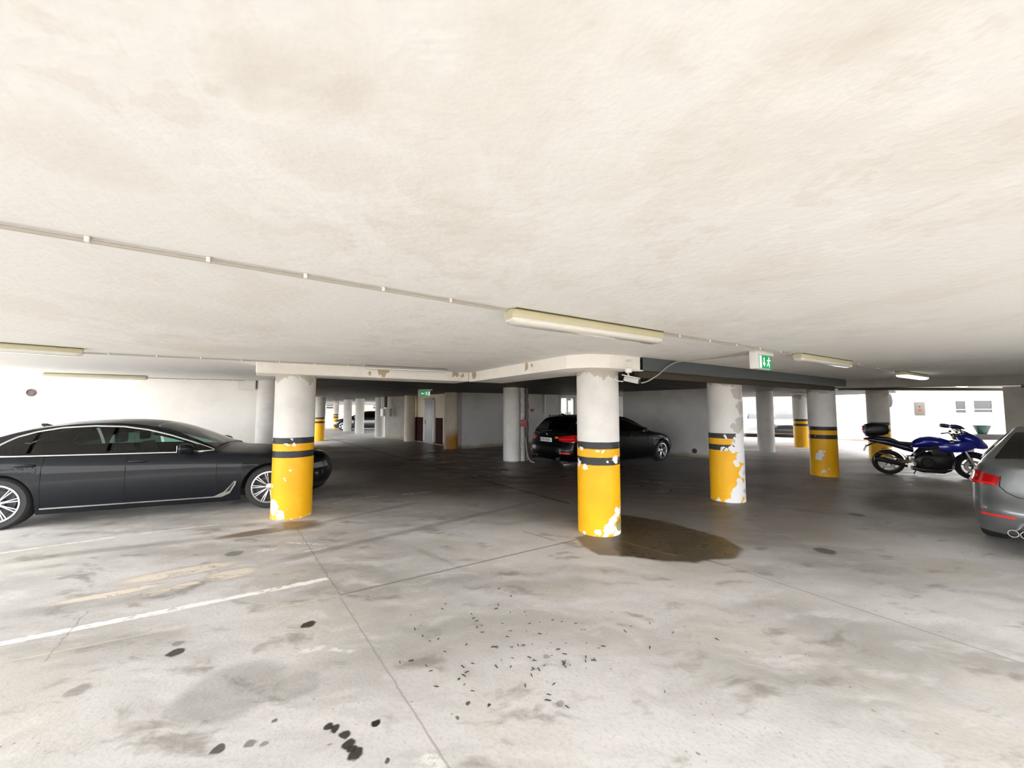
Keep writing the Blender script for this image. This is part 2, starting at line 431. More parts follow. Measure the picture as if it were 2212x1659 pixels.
#PARTS
# ---------------------------------------------------------------- the building
def struct(name, bm, m, smooth=False):
    return obj(name, bm, m, smooth=smooth, kind='structure')
def P2(p): return (p.x, p.y)
bm = NB(); prism(bm, [(-200, -200), (200, -200), (200, 200), (-200, 200)], -0.25, -0.03)
struct('floor_outside', bm, M_PAVE)
FL = [P2(uv(-9, -4)), P2(uv(16.5, -4)), (19.5, 6.0), (19.5, 17.3), (17.2, 21.0), (13.0, 24.5), (1.0, 30.0), (-9.0, 42.0), (-22, 36), (-16.0, 20), P2(uv(-9, 12.3))]
bm = NB(); prism(bm, FL, -0.2, 0.0)
XC = (-4.2, -2.2, -1.0, 0.3, 2.0, 4.5, 10.0); YC = (1.3, 2.1, 3.0, 3.9, 5.2, 7.5, 15.0)
for v_ in XC: bmesh.ops.bisect_plane(bm, geom=bm.verts[:] + bm.edges[:] + bm.faces[:], plane_co=(v_, 0, 0), plane_no=(1, 0, 0))
for v_ in YC: bmesh.ops.bisect_plane(bm, geom=bm.verts[:] + bm.edges[:] + bm.faces[:], plane_co=(0, v_, 0), plane_no=(0, 1, 0))
FM = []; key = {}
for f_ in bm.faces:                          # one stained-concrete material per tile, so that each carries only its own marks
    c_ = f_.calc_center_median(); xb = (-90,) + XC + (90,); yb = (-90,) + YC + (90,)
    i_ = max(i for i in range(len(xb) - 1) if c_.x >= xb[i]); j_ = max(j for j in range(len(yb) - 1) if c_.y >= yb[j])
    if (i_, j_) not in key:
        key[(i_, j_)] = len(FM); FM.append(mat_floor((xb[i_], xb[i_ + 1], yb[j_], yb[j_ + 1])))
    f_.material_index = key[(i_, j_)]
struct('floor', bm, FM)
# light whitewashed slab over the front bays and the left bay
CA = [P2(uv(-5.6, -3.2)), P2(uv(16.0, -3.2)), (19.0, 13.2), (12.6, 12.75), (7.6, 9.05), P2(uv(3.6, 3.45)), P2(uv(3.6, 6.8)), P2(uv(0.1, 6.8)), P2(uv(0.1, 12.3)), P2(uv(-5.6, 12.3))]
bm = NB(); prism(bm, CA, CH, CH + .35); struct('ceiling', bm, M_CEIL)
# dark slatted soffit over the rear bays
CB = [P2(uv(0.1, 12.3)), P2(uv(0.1, 6.8)), P2(uv(3.6, 6.8)), P2(uv(3.6, 3.45)), (7.6, 9.05), (12.6, 12.75), (16.6, 16.6), (16.3, 20.6), (13.5, 22.6), (6.5, 21.75), (-1.9, 16.5), (-4.75, 20.2), (-4.6, 24.0), (-6.5, 39.5), (-9.0, 41.0), (-21, 35), (-14.0, 20.5)]
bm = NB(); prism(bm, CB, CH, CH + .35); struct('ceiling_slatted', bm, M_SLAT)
def wall(name, A, B, th, z0, z1, m, side=1):
    A, B = Vector(A[:2]), Vector(B[:2]); d = (B - A).normalized(); n = Vector((-d.y, d.x)) * th * side
    bm = NB(); prism(bm, [tuple(A), tuple(B), tuple(B + n), tuple(A + n)], z0, z1)
    return struct(name, bm, m)
# left white wall behind the limousine
LW0, LW1 = Vector((-11.05, 8.25, 0)), Vector((-6.7, 9.72, 0))
wall('wall_left', LW0, LW1, .3, 0, CH, M_WHITE)
wall('wall_left_return', (-6.7, 9.70), (-5.5, 10.1), .3, 0, CH, M_WHITE)
wall('wall_left_end', (-5.5, 10.4), (-9.6, 17.4), .3, 0, CH, M_GREYW)
# walls behind the camera on the right keep the daylight to the left and rear openings
wall('wall_back', uv(8.5, -3.2), uv(16.0, -3.2), .3, -.03, CH + .3, M_GREYW, -1)
wall('wall_side_right', uv(16.0, -3.2), (17.4, 7.6), .3, -.03, CH + .3, M_GREYW, -1)
# centre block with the lobby door
A1, B1 = Vector((-4.93, 19.77, 0)), Vector((-2.95, 17.15, 0))
wall('wall_lobby', A1, B1, .3, 0, CH, M_CREAM)
C1_, D1 = Vector((-2.08, 16.04, 0)), Vector((6.3, 21.25, 0))
dW = (D1 - C1_).normalized()
s0 = (at(1211, 870, 2).x, 0)
def onW(px):                                 # point of the centre wall line under a pixel column
    k = (px - CX) / F
    s = (k * C1_.y - C1_.x) / (dW.x - k * dW.y)
    return C1_ + dW * s
wa, wb = onW(1212), onW(1242)
wall('wall_centre', C1_, wa, .3, 0, CH, M_GREYW)
wall('wall_centre_right', wb, D1, .3, 0, CH, M_GREYW)
wall('wall_centre_lintel', wa, wb, .3, 2.22, CH, M_GREYW)
wall('wall_centre_sill', wa, wb, .3, 0, 0.9, M_GREYW)
W3A, W3B = Vector((4.42, 15.35, 0)), Vector((6.52, 12.95, 0))
wall('wall_right', W3A, W3B, .3, 0, CH, M_GREYW)
# service pier at the far left of the lobby
pa = at(848, 948); pb = at(829, 944)
wall('wall_pier', pb, pa, .5, 0, CH, M_WHITE, -1) if False else None
dpa = Vector((pa.x, pa.y)); dd = Vector((-2.1, 1.75)).normalized()
bm = NB(); prism(bm, [tuple(dpa), (-5.05, 20.15), (-4.6, 20.9), (-5.2, 22.0), tuple(dpa + Vector((-.55, .62)) + Vector((.7, .6))), tuple(dpa + Vector((-.58, .50)))], 0, CH)
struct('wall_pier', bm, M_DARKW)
# far parapet at the end of the garage
wall('wall_far_parapet', (-26, 37.5), (-6.0, 48.0), .25, -.03, 1.15, M_OUT)
wall('wall_far_lintel', (-23, 34.0), (-8.6, 41.6), .35, 2.02, 2.75, M_GREYW)
# outdoor wall on the right with the white box, wall end and right pier
WR0, WR1 = Vector((16.9, 21.4, 0)), Vector((19.45, 17.35, 0))
wall('wall_outer_right', WR0, WR1, .35, 0, 3.4, M_OUT)
wall('wall_rear_right', (13.8, 22.9), (14.9, 24.3), .3, 0, 2.33, M_GREYW)
pr = at(2166, 845, 2.2)
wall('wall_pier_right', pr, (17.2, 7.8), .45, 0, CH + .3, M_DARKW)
wall('wall_lobby_return', (-2.15, 16.35), (-2.9, 17.15), .15, 0, CH, M_GREYW, -1)

# ---- beams
def beam(name, pts, z0, z1, m, label):
    bm = NB(); prism(bm, pts, z0, z1)
    es = [e for e in bm.edges if min(v.co.z for v in e.verts) < z0 + .01]
    bmesh.ops.bevel(bm, geom=es, offset=.012, segments=1, affect='EDGES')
    return obj(name, bm, m, smooth=False, label=label, cat='beam', kind='thing')
def mat_beam():
    t = NT('chipped_beam_whitewash'); P = t.geo.outputs['Position']
    a = t.noise(P, 2.0, 5, .6); w = t.warp(P, .14, 9, 4)
    c = t.mix(t.ramp(a, .45, .7), (0.86, 0.83, 0.78), (0.76, 0.72, 0.66))
    for (px, py, z, r) in ((826, 803, 2.26, .075), (800, 806, 2.25, .03), (838, 800, 2.28, .05), (985, 809, 2.25, .07), (1000, 811, 2.24, .05), (1024, 808, 2.25, .09), (1138, 792, 2.26, .05), (1150, 790, 2.28, .03), (975, 818, 2.19, .02)):
        r_ = ray(px, py); k_ = (6.565 / r_.dot(V)) if px < 1013 else (3.195 / r_.dot(U)); q_ = r_ * k_ + Vector((0, 0, EYE))
        c = t.mix(t.ramp(t.vm('DISTANCE', w, tuple(q_)), r * 1.1, r), c, (0.46, 0.37, 0.25))
    t.l.new(c, t.b.inputs['Base Color']); t.b.inputs['Roughness'].default_value = .85
    t.bump(t.noise(P, 14, 4), .3, .015)
    return t.mat
M_CHIP = mat_beam()
beam('ceiling_beam', [P2(uv(-0.17, 6.56)), P2(uv(3.2, 6.60)), P2(uv(3.2, 7.25)), P2(uv(-0.17, 7.25))], 2.165, CH + .02, M_CHIP, 'white downstand beam running from the left striped pillar to the inner corner')
bm = NB()
prism(bm, [P2(uv(3.2, 6.598)), P2(uv(3.19, 4.4)), P2(uv(3.19, 3.75)), P2(uv(3.34, 3.5)), P2(uv(3.6, 3.40)), P2(uv(4.12, 3.36)), P2(uv(4.14, 4.2)), P2(uv(3.95, 4.6)), P2(uv(3.95, 6.62))], 2.16, CH + .02)
obj('ceiling_beam', bm, M_CHIP, smooth=False, label='white downstand beam over the centre striped pillar, plaster cracked at its end', cat='beam', kind='thing')
M_STEEL = simple('dark_grey_painted_steel', (0.10, 0.115, 0.12), .45, .2)
bm = NB(); gA, gB = uv(4.16, 3.34), uv(11.35, 3.40)
dg = (gB - gA).normalized(); ng = Vector((-dg.y, dg.x, 0))
def strip(a, b, off0, off1, z0, z1):
    prism(bm, [P2(a + ng * off0), P2(b + ng * off0), P2(b + ng * off1), P2(a + ng * off1)], z0, z1)
strip(gA, gB, 0, .012, 2.155, CH - .002); strip(gA, gB, .012, .14, 2.155, 2.167); strip(gA, gB, .012, .14, CH - .014, CH - .002)
obj('steel_beam', bm, M_STEEL, smooth=False, label='dark grey steel channel beam fixed above the two right striped pillars', cat='beam', kind='thing')
M_DKW = simple('dark_rough_timber', (0.06, 0.045, 0.03), .8)
bm = NB(); strip(gA + dg * .1, gB - dg * .2, .15, .23, 2.075, 2.20)
obj('timber_packer', bm, M_DKW, smooth=False, label='dark rough timber plank set under the slab behind the steel channel', cat='plank', kind='thing')
# edge beams at the right and the small beam stub at the left
bm = NB(); prism(bm, [(7.75, 9.15), (10.6, 7.75), (10.8, 8.2), (8.0, 9.7)], 2.15, CH); 
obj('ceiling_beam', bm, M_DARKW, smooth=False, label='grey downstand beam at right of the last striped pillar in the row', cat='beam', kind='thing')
bm = NB(); prism(bm, [(10.3, 7.3), (13.6, 5.6), (14.2, 6.6), (11.0, 8.3)], 2.10, CH)
obj('ceiling_beam', bm, M_DKW, smooth=False, label='dark deep beam above the silver car at the right edge', cat='beam', kind='thing')
bm = NB(); prism(bm, [(10.6, 12.3), (12.3, 12.35), (19.0, 12.9), (19.0, 13.3), (12.3, 12.9), (10.7, 12.6)], 2.255, CH - .002)
obj('slab_edge_board', bm, M_DKW, smooth=False, label='dark rough board along the slab edge behind the motorcycle', cat='plank', kind='thing')
bm = NB(); box(bm, (0, 0, 0), (.36, .5, .22), bev=.01)
sp_ = atY(539, 833, 9.35)
obj('beam_stub', bm, M_WHITE, smooth=False, loc=Vector((sp_.x, sp_.y, 2.217)), rz=.35, label='short white beam stub over the plain pillar behind the limousine bonnet', cat='beam', kind='thing')

# ---- pillars
RC = .285
def cyl_hit(c, px, py):
    r = ray(px, py); a = r.x**2 + r.y**2; b = -2 * (r.x * c.x + r.y * c.y); k = c.x**2 + c.y**2 - RC**2
    D = b * b - 4 * a * k
    s = (-b - math.sqrt(max(D, 0))) / (2 * a)
    return Vector((r.x * s, r.y * s, EYE + r.z * s))
def mat_pillar(name, striped=True, chips=(), greys=(), topwear=.5, rust=None, seed=0, mortar=(), base=(0.70, 0.68, 0.655)):
    """chips: (position, radius) of lost paint (white plaster shows); greys: bare grey concrete; all in the pillar's own space"""
    t = NT(name); P = t.tc.outputs['Object']
    S = t.vm('ADD', P, (seed * 3.1, seed * 1.7, seed * .9))
    a = t.noise(S, 2.2, 5, .6); b = t.noise(S, 11, 5, .7)
    w = t.vm('ADD', P, t.vm('SCALE', t.vm('SUBTRACT', t.noise(S, 7.0, 5, .6, col=True), (.5, .5, .5)), scale=.22))
    z = t.xyz(P)[2]; zz = t.math('ADD', z, t.math('MULTIPLY', t.math('SUBTRACT', b, .5), .012))
    c = t.mix(t.ramp(a, .4, .7), base, tuple(x * .88 for x in base))
    c = t.mix(t.ramp(b, .58, .8, 0, .3), c, tuple(x * .65 for x in base))
    # ragged grey mortar ring at the head
    hz = t.math('ADD', z, t.math('MULTIPLY', t.math('SUBTRACT', t.noise(S, 6, 5, .65), .5), .55))
    if topwear > .05: c = t.mix(t.ramp(hz, 2.06 + .06 * (1 - topwear), 2.10 + .06 * (1 - topwear), 0, .85), c, (0.40, 0.36, 0.30))
    def blobs(lst, k=1.0):
        m = None
        for p, r in lst:
            d = t.ramp(t.vm('DISTANCE', w, tuple(p)), r * 1.04, r)
            m = d if m is None else t.math('MAXIMUM', m, d)
        return m
    if greys: c = t.mix(blobs(greys), c, (0.42, 0.40, 0.365))
    if striped:
        def band(z0, z1): return t.math('MULTIPLY', t.ramp(zz, z0 - .003, z0 + .003), t.ramp(zz, z1 + .003, z1 - .003))
        ye = t.mix(t.ramp(a, .3, .7), (0.84, 0.45, 0.008), (0.76, 0.375, 0.005))
        pm = t.ramp(zz, 1.215, 1.207)
        col = t.mix(t.math('MAXIMUM', band(.91, 1.01), band(1.12, 1.4)), ye, (0.026, 0.026, 0.030))
        keep = pm
        # scuffs low down
        low = t.ramp(t.math('ADD', z, t.math('MULTIPLY', t.math('SUBTRACT', b, .5), .5)), -.045, -.03)
        keep = t.math('MULTIPLY', keep, low)
        if chips: keep = t.math('MULTIPLY', keep, t.math('SUBTRACT', 1.0, blobs(chips)))
        lost = t.math('MULTIPLY', pm, t.math('SUBTRACT', 1.0, keep))
        c = t.mix(t.math('MULTIPLY', lost, .8), c, (0.76, 0.76, 0.77))
        if greys: 
            c = t.mix(t.math('MULTIPLY', blobs(greys), .9), c, (0.47, 0.45, 0.42))
            keep = t.math('MULTIPLY', keep, t.math('SUBTRACT', 1.0, blobs(greys)))
        c = t.mix(keep, c, col)
        rough = t.ramp(keep, 0, 1, .85, .42, False); t.l.new(rough, t.b.inputs['Roughness'])
    else:
        t.b.inputs['Roughness'].default_value = .8
    if mortar: c = t.mix(t.math('MULTIPLY', blobs(mortar), .85), c, (0.20, 0.21, 0.08))
    if rust:
        rz = t.math('ADD', t.vm('DISTANCE', w, tuple(rust)), t.math('MULTIPLY', b, .25))
        c = t.mix(t.ramp(rz, .85, .32, 0, .95), c, (0.40, 0.17, 0.015))
    t.l.new(c, t.b.inputs['Base Color'])
    t.b.inputs['Specular IOR Level'].default_value = .3
    t.bump(t.math('ADD', b, t.math('MULTIPLY', a, .6)), .2, .012)
    return t.mat
def pillar(c, H, m, label, group=None, R=RC):
    bm = NB()
    prof = [(0, 0), (R, 0)] + [(R, H * i / 6) for i in range(1, 6)] + [(R, H), (0, H)]
    lathe(bm, prof, 64)
    return obj('striped_pillar' if 'striped' in label else 'concrete_pillar', bm, m, loc=c, label=label, cat='pillar', group='striped garage pillars' if 'striped' in label else 'plain garage pillars', kind='thing')
def centre(px, py):
    p = at(px, py); k = (p.length + RC) / p.length
    return Vector((p.x * k, p.y * k, 0))
def pk(c, lst): return [(cyl_hit(c, px, py) - c, r) for px, py, r in lst]
cc = centre(629, 1122)
pillar(cc, 2.165, mat_pillar('pillar_paint_left', chips=pk(cc, [(590, 1095, .10), (583, 1075, .07), (605, 1112, .06), (627, 1014, .022), (617, 1035, .022), (622, 1103, .02), (636, 962, .035), (620, 961, .022), (588, 950, .03), (634, 948, .02), (588, 1050, .03)]), topwear=.6, seed=1),
       'striped pillar in yellow and black paint beside the black limousine front wheel')
cc = centre(1295, 1160)
pillar(cc, 2.16, mat_pillar('pillar_paint_centre', chips=pk(cc, [(1325, 1120, .07), (1335, 1105, .07), (1318, 1140, .07), (1310, 1152, .05), (1335, 1150, .09), (1265, 1150, .03), (1290, 1152, .04), (1250, 999, .05), (1262, 1004, .045), (1330, 993, .045), (1315, 996, .03), (1247, 962, .04), (1256, 970, .03), (1300, 975, .025), (1290, 974, .018), (1340, 968, .02), (1277, 976, .012)]),
       mortar=pk(cc, [(1338, 1135, .085), (1341, 1108, .06)]), topwear=.9, seed=2),
       'striped pillar in the centre foreground with a dark puddle at its foot')
cc = centre(1573, 1086)
pillar(cc, 2.155, mat_pillar('pillar_paint_peeled',
       chips=pk(cc, [(1600, 1060, .13), (1605, 1020, .11), (1603, 985, .12), (1598, 960, .13), (1604, 940, .14), (1590, 1075, .09), (1575, 1084, .06), (1585, 970, .06), (1550, 1082, .04), (1567, 945, .035), (1560, 968, .035), (1571, 972, .04), (1556, 1064, .016), (1612, 1075, .12), (1614, 1000, .12), (1596, 1040, .06), (1612, 1084, .13), (1613, 1045, .12), (1613, 1020, .12), (1613, 975, .12), (1610, 945, .13), (1592, 1000, .05), (1590, 1082, .09)]),
       greys=pk(cc, [(1594, 850, .12), (1600, 880, .11), (1601, 912, .12), (1592, 925, .07), (1583, 920, .05), (1596, 825, .11), (1560, 826, .05), (1568, 828, .035), (1608, 1020, .04), (1610, 1060, .05), (1604, 840, .08), (1588, 953, .025)]), topwear=.7, seed=3),
       'striped pillar with the paint peeled off its right half, centre right')
cc = centre(1782, 1030)
pillar(cc, 2.15, mat_pillar('pillar_paint_right', chips=pk(cc, [(1771, 982, .07), (1769, 990, .06), (1773, 975, .05), (1782, 1018, .04), (1789, 1012, .03), (1760, 942, .02)]),
       greys=pk(cc, [(1760, 843, .05), (1775, 845, .06), (1795, 842, .05)]), topwear=1.0, seed=4),
       'striped pillar at the steel beam end with a grey bare patch')
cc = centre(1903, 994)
pillar(cc, 2.25, mat_pillar('pillar_paint_moto', seed=5, topwear=.2, base=(0.55, 0.53, 0.49)), 'striped pillar standing right behind the blue motorcycle')  # darker base puts this pillar's backlit shade into its colour
cc = centre(1733, 967)
pillar(cc, 2.27, mat_pillar('pillar_paint_rear', seed=6, topwear=.2), 'striped pillar far back between the dark parked car and the white wall')
cc = centre(688, 953)
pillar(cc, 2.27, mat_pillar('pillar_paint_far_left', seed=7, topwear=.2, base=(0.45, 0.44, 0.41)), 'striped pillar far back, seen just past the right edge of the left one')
cc = centre(728, 929) 
pillar(Vector((-14.6, 32.0, 0)), 2.3, mat_pillar('pillar_paint_farthest', seed=8, topwear=.2), 'farthest small striped pillar before the bright far opening', R=.22)
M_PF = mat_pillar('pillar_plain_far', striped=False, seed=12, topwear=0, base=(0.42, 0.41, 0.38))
M_PL = mat_pillar('pillar_plain', striped=False, seed=9, topwear=0)
M_PC = mat_pillar('pillar_plain_cream', striped=False, seed=10, topwear=0, base=(0.66, 0.58, 0.47))
for px, py, m, lab in ((1656, 977, M_PL, 'plain grey pillar between the white car and the dark parked car'),
                       (1106, 997, M_PL, 'plain grey pillar with bandaged pipes beside the black estate car'),
                       (885, 954, M_PC, 'plain cream pillar left of the lobby door'),
                       (820, 944, M_PF, 'plain pillar touching the service pier at the far left'),
                       (776, 937, M_PF, 'plain pale pillar, right one of the pair before the distant dark car'),
                       (750, 932, M_PF, 'plain pale pillar, left one of the pair before the distant dark car')):
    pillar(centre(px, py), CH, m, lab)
pillar(Vector((-5.93, 9.45, 0)), CH, M_PL, 'plain pillar rising behind the limousine bonnet')
cc = centre(974, 970)
pillar(cc, CH, mat_pillar('pillar_rust', striped=False, seed=11, topwear=0, base=(0.68, 0.61, 0.50), rust=(cyl_hit(cc, 984, 958) - cc)), 'cream pillar right of the lobby door with an orange rust stain at its foot')
# ---------------------------------------------------------------- cars
M_TYRE = simple('tyre_rubber', (0.018, 0.018, 0.019), .75)
M_RIM = simple('alloy_silver', (0.62, 0.62, 0.64), .28, .9)
M_DARKM = simple('dark_cavity', (0.012, 0.012, 0.013), .8)
M_CHROME = simple('bright_chrome_trim', (0.82, 0.82, 0.80), .15, 1.0)
M_SEAM = simple('panel_gap_black', (0.004, 0.004, 0.004), .9)
M_BLKPL = simple('black_plastic', (0.015, 0.015, 0.016), .45)
M_RED = simple('red_tail_lens', (0.42, 0.006, 0.008), .12, coat=1.0)
M_REDH = simple('bright_red_lens', (0.75, 0.02, 0.02), .1, coat=1.0)
M_CLEAR = simple('clear_headlamp', (0.45, 0.47, 0.5), .08, .6, coat=1.0)
M_AMBER = simple('amber_lens', (0.8, 0.30, 0.01), .2, coat=1.0)
M_PLATE = simple('white_number_plate', (0.80, 0.80, 0.78), .4)
M_BLUE = simple('blue_plate_strip', (0.02, 0.06, 0.45), .4)
M_SEAT = simple('dark_upholstery', (0.03, 0.028, 0.026), .8)
M_GLASS = glass('green_tinted_glass', (0.42, 0.62, 0.56))
M_GDARK = glass('dark_privacy_glass', (0.10, 0.14, 0.125))

class Car:
    def __init__(s, **k):
        s.__dict__.update(k)
        s.RA = s.rw + .045
        s.xs_r = -s.ro + s.cr; s.xs_f = s.wb + s.fo - s.cf      # where the plan corners start
        cols = []
        n = s.nr
        for i in range(23):                                        # rear corner
            a = (i / 22) * math.pi / 2
            cols.append((s.xs_r - s.cr * math.cos(a) ** (2 / n), math.sin(a) ** (2 / n)))
        xs = set()
        x = s.xs_r + .05
        while x < s.xs_f - .02: xs.add(round(x, 4)); x += .07
        for xw in (0.0, s.wb):
            xs = {q for q in xs if abs(q - xw) > s.RA + .012}
            for t in (1.003, .999, .985, .96, .92, .86, .78, .68, .56, .42, .28, .14):
                xs |= {round(xw - s.RA * t, 4), round(xw + s.RA * t, 4)}
            xs.add(xw)
        for x in sorted(xs):
            if x > s.xs_r + .01 and x < s.xs_f - .01: cols.append((x, 1.0))
        n = s.nf
        for i in range(23):
            a = (1 - i / 22) * math.pi / 2
            cols.append((s.xs_f + s.cf * math.cos(a) ** (2 / n), math.sin(a) ** (2 / n)))
        s.cols = cols
        arc = [0.0]
        for (x0, y0), (x1, y1) in zip(cols, cols[1:]):
            arc.append(arc[-1] + math.hypot(x1 - x0, (y1 - y0) * s.Wmax))
        s.arc = arc
    def zlow(s, x):
        z = lin(s.sill, x)
        for xw in (0.0, s.wb):
            d = abs(x - xw)
            if d < s.RA: z = s.rw + math.sqrt(s.RA**2 - d * d)
        return z
    def hw(s, x, z):                     # half width of the flank
        zb = interp(s.belt, x); q = (z - .2) / (zb - .2)
        return lin(s.wprof, q) * s.Wmax * interp(s.wx, x)
    def pt(s, x, yh, z):                 # lower body
        X = x
        if x < s.xs_r + .5:
            w = min(1, max(0, (s.xs_r + .5 - x) / (s.cr + .5))); X += (interp(s.rear, z)) * w
        if x > s.xs_f - .5:
            w = min(1, max(0, (x - s.xs_f + .5) / (s.cf + .5))); X += (interp(s.front, z)) * w
        return Vector((X, yh * s.hw(x, z), z))
    def low(s, a, z, side=1, off=0.0):   # point at arc distance a from the rear centre
        def P(a):
            a = min(max(a, 0), s.arc[-1])
            for i in range(len(s.arc) - 1):
                if a <= s.arc[i + 1]:
                    t = (a - s.arc[i]) / max(1e-9, s.arc[i + 1] - s.arc[i]); c0, c1 = s.cols[i], s.cols[i + 1]
                    return s.pt(c0[0] + (c1[0] - c0[0]) * t, c0[1] + (c1[1] - c0[1]) * t, z)
        p = P(a); q0, q1 = P(a - .02), P(a + .02)
        d = q1 - q0; nrm = Vector((d.y, -d.x, 0)).normalized()
        nrm = Vector((-d.y, d.x, 0)).normalized()
        if nrm.y < 0 and abs(p.y) > .3: nrm = -nrm
        if abs(p.y) <= .3: nrm = Vector((-1 if a < s.arc[-1] / 2 else 1, 0, 0))
        p = p + nrm * off
        return Vector((p.x, p.y * side, p.z))
    def atx(s, x):                       # arc distance for a flank x
        for i, (c, h) in enumerate(s.cols):
            if h > .98 and c >= x: return s.arc[i]
        return s.arc[-1]
    def top(s, x, yk, v, m1=7):          # upper body, v 0..1 belt->edge, 1..2 edge->centre
        zb = interp(s.belt, x); zc = lin(s.prof, x) if s.sharp else interp(s.prof, x)
        ye = min(interp(s.ye, x), yk * .94); cr = interp(s.crown, x)
        ze = max(zb + .012, zc - cr); zc = max(zc, ze + .004)
        if v <= 1:
            b = math.sin(v * math.pi) * .018 * min(1, (ze - zb) / .3)
            return Vector((x, yk + (ye - yk) * v + b, zb + (ze - zb) * (v ** .92)))
        q = v - 1
        return Vector((x, ye * (1 - q), ze + (zc - ze) * (1 - (1 - q) ** 2.2)))
    def sidept(s, x, z, side=1, off=.006):
        yk = s.hw(x, 99 if False else interp(s.belt, x)); zb = interp(s.belt, x)
        lo, hi = 0.0, 1.0
        for _ in range(18):
            m = (lo + hi) / 2
            if s.top(x, yk, m).z < z: lo = m
            else: hi = m
        p = s.top(x, yk, lo); q = s.top(x, yk, min(1, lo + .05)); d = (q - p).normalized()
        nrm = Vector((0, d.z, -d.y)) if d.z > .05 else Vector((0, .7, .7))
        p = p + nrm * off
        return Vector((p.x, p.y * side, p.z))
    def build(s):
        rows = 11; V0 = [0, .12, .25, .4, .55, .7, .85, 1.0]; V1 = [1.12, 1.25, 1.4, 1.55, 1.7, 1.85, 2.0]
        grids = {}
        for sd in (1, -1):
            G = []
            for x, yh in s.cols:
                zl = s.zlow(x); zb = interp(s.belt, x); c = []
                for j in range(rows):
                    t = j / (rows - 1); c.append((s.pt(x, yh, zl + (zb - zl) * t), 'low'))
                yb = s.pt(x, yh, zb)
                for v in V0[1:] + V1:
                    p = s.top(x, yb.y if yb.y > 1e-4 else 0.0, v); p.x = yb.x; c.append((p, 'side' if v <= 1 else 'top'))
                G.append([(Vector((p.x, p.y * sd, p.z)), r) for p, r in c])
            grids[sd] = G
        parts = {}
        hole = s.holes
        for sd, G in grids.items():
            for i in range(len(G) - 1):
                for j in range(len(G[0]) - 1):
                    q = [G[i][j][0], G[i + 1][j][0], G[i + 1][j + 1][0], G[i][j + 1][0]]
                    m = (q[0] + q[1] + q[2] + q[3]) / 4
                    if hole and G[i][j + 1][1] == 'side' and s.in_side(m.x, m.z, .02): continue
                    if hole and G[i][j + 1][1] == 'top' and s.in_top(m.x, m.y, .02): continue
                    nm = s.part(m, G[i][j + 1][1])
                    if nm != 'body_shell' and nm in ('door_front', 'door_rear'): nm = nm + ('L' if sd > 0 else 'R')
                    parts.setdefault(nm, []).append(q if sd > 0 else q[::-1])
        root = empty(s.name, s.loc, s.rz, s.label, 'car')
        s.root = root
        for nm, fs in parts.items():
            bm = NB()
            for q in fs:
                vs = [bm.verts.new(p) for p in q]
                try: bm.faces.new(vs)
                except Exception: pass
            bmesh.ops.remove_doubles(bm, verts=bm.verts, dist=.0006)
            bmesh.ops.dissolve_degenerate(bm, edges=bm.edges, dist=.0004)
            n = nm[:-1] if nm[-1] in 'LR' else nm
            o = obj({'door_front': 'front_door', 'door_rear': 'rear_door'}.get(n, n), bm, s.paint, root, angle=28)
            parts[nm] = o
        s.parts = parts
        # under-body and wheel housings
        bm = NB()
        box(bm, ((s.wb + s.fo - s.ro) / 2, 0, .27), (s.wb + s.fo + s.ro - .5, s.Wmax * 2 - .5, .12))
        for xw in (0, s.wb):
            for sd in (1, -1):
                prof = []
                n = 14
                ri = []
                for k in range(n + 1):
                    a = math.pi * k / n
                    ri.append((xw + math.cos(a) * (s.RA + .004), s.rw + math.sin(a) * (s.RA + .004)))
                A = [bm.verts.new((x, sd * (s.Wmax - .04), z)) for x, z in ri]; B = [bm.verts.new((x, sd * (s.Wmax - .32), z)) for x, z in ri]
                for k in range(n): bm.faces.new((A[k], A[k + 1], B[k + 1], B[k]))
                bm.faces.new(B)
        obj('underbody', bm, M_DARKM, root)
        s.wheels(); s.glazing(); s.seams()
        return root
    # ---- glazing
    def side_z(s, x): return lin(s.dlo_lo, x), lin(s.dlo_hi, x)
    def in_side(s, x, z, m=0):
        if not (s.dlo_lo[0][0] + m < x < s.dlo_lo[-1][0] - m): return False
        a, b = s.side_z(x); return a + m < z < b - m
    def in_top(s, x, y, m=0):
        for x0, x1 in (s.rwin, s.wscr):
            if x0 + m < x < x1 - m and abs(y) < interp(s.ye, x) * .9 - m: return True
        return False
    def glazing(s):
        x0, x1 = s.dlo_lo[0][0], s.dlo_lo[-1][0]
        cuts = [x0] + list(s.pillars) + [x1]
        for sd in (1, -1):
            for a, b in zip(cuts, cuts[1:]):
                bm = NB(); n = 26; G = []
                a2, b2 = a + (.0 if a == x0 else .022), b - (.0 if b == x1 else .022)
                for i in range(n + 1):
                    x = a2 + (b2 - a2) * i / n
                    zl, zh = s.side_z(x); G.append([bm.verts.new(s.sidept(x, zl + (zh - zl) * j / 5, sd)) for j in range(6)])
                for i in range(n):
                    for j in range(5): bm.faces.new((G[i][j], G[i + 1][j], G[i + 1][j + 1], G[i][j + 1]))
                dark = b <= s.pillars[-1] + .01
                obj('side_window', bm, s.gdark if dark else s.gclear, s.root)
            # surround trim
            pts = []
            n = 60
            xs = [x0 + (x1 - x0) * i / n for i in range(n + 1)]
            lo = [s.sidept(x, s.side_z(x)[0], sd, .010) for x in xs]; hi = [s.sidept(x, s.side_z(x)[1], sd, .010) for x in xs]
            bm = NB(); tube(bm, lo + hi[::-1] + [lo[0]], s.trim_r, 6)
            obj('window_trim', bm, s.trim, s.root)
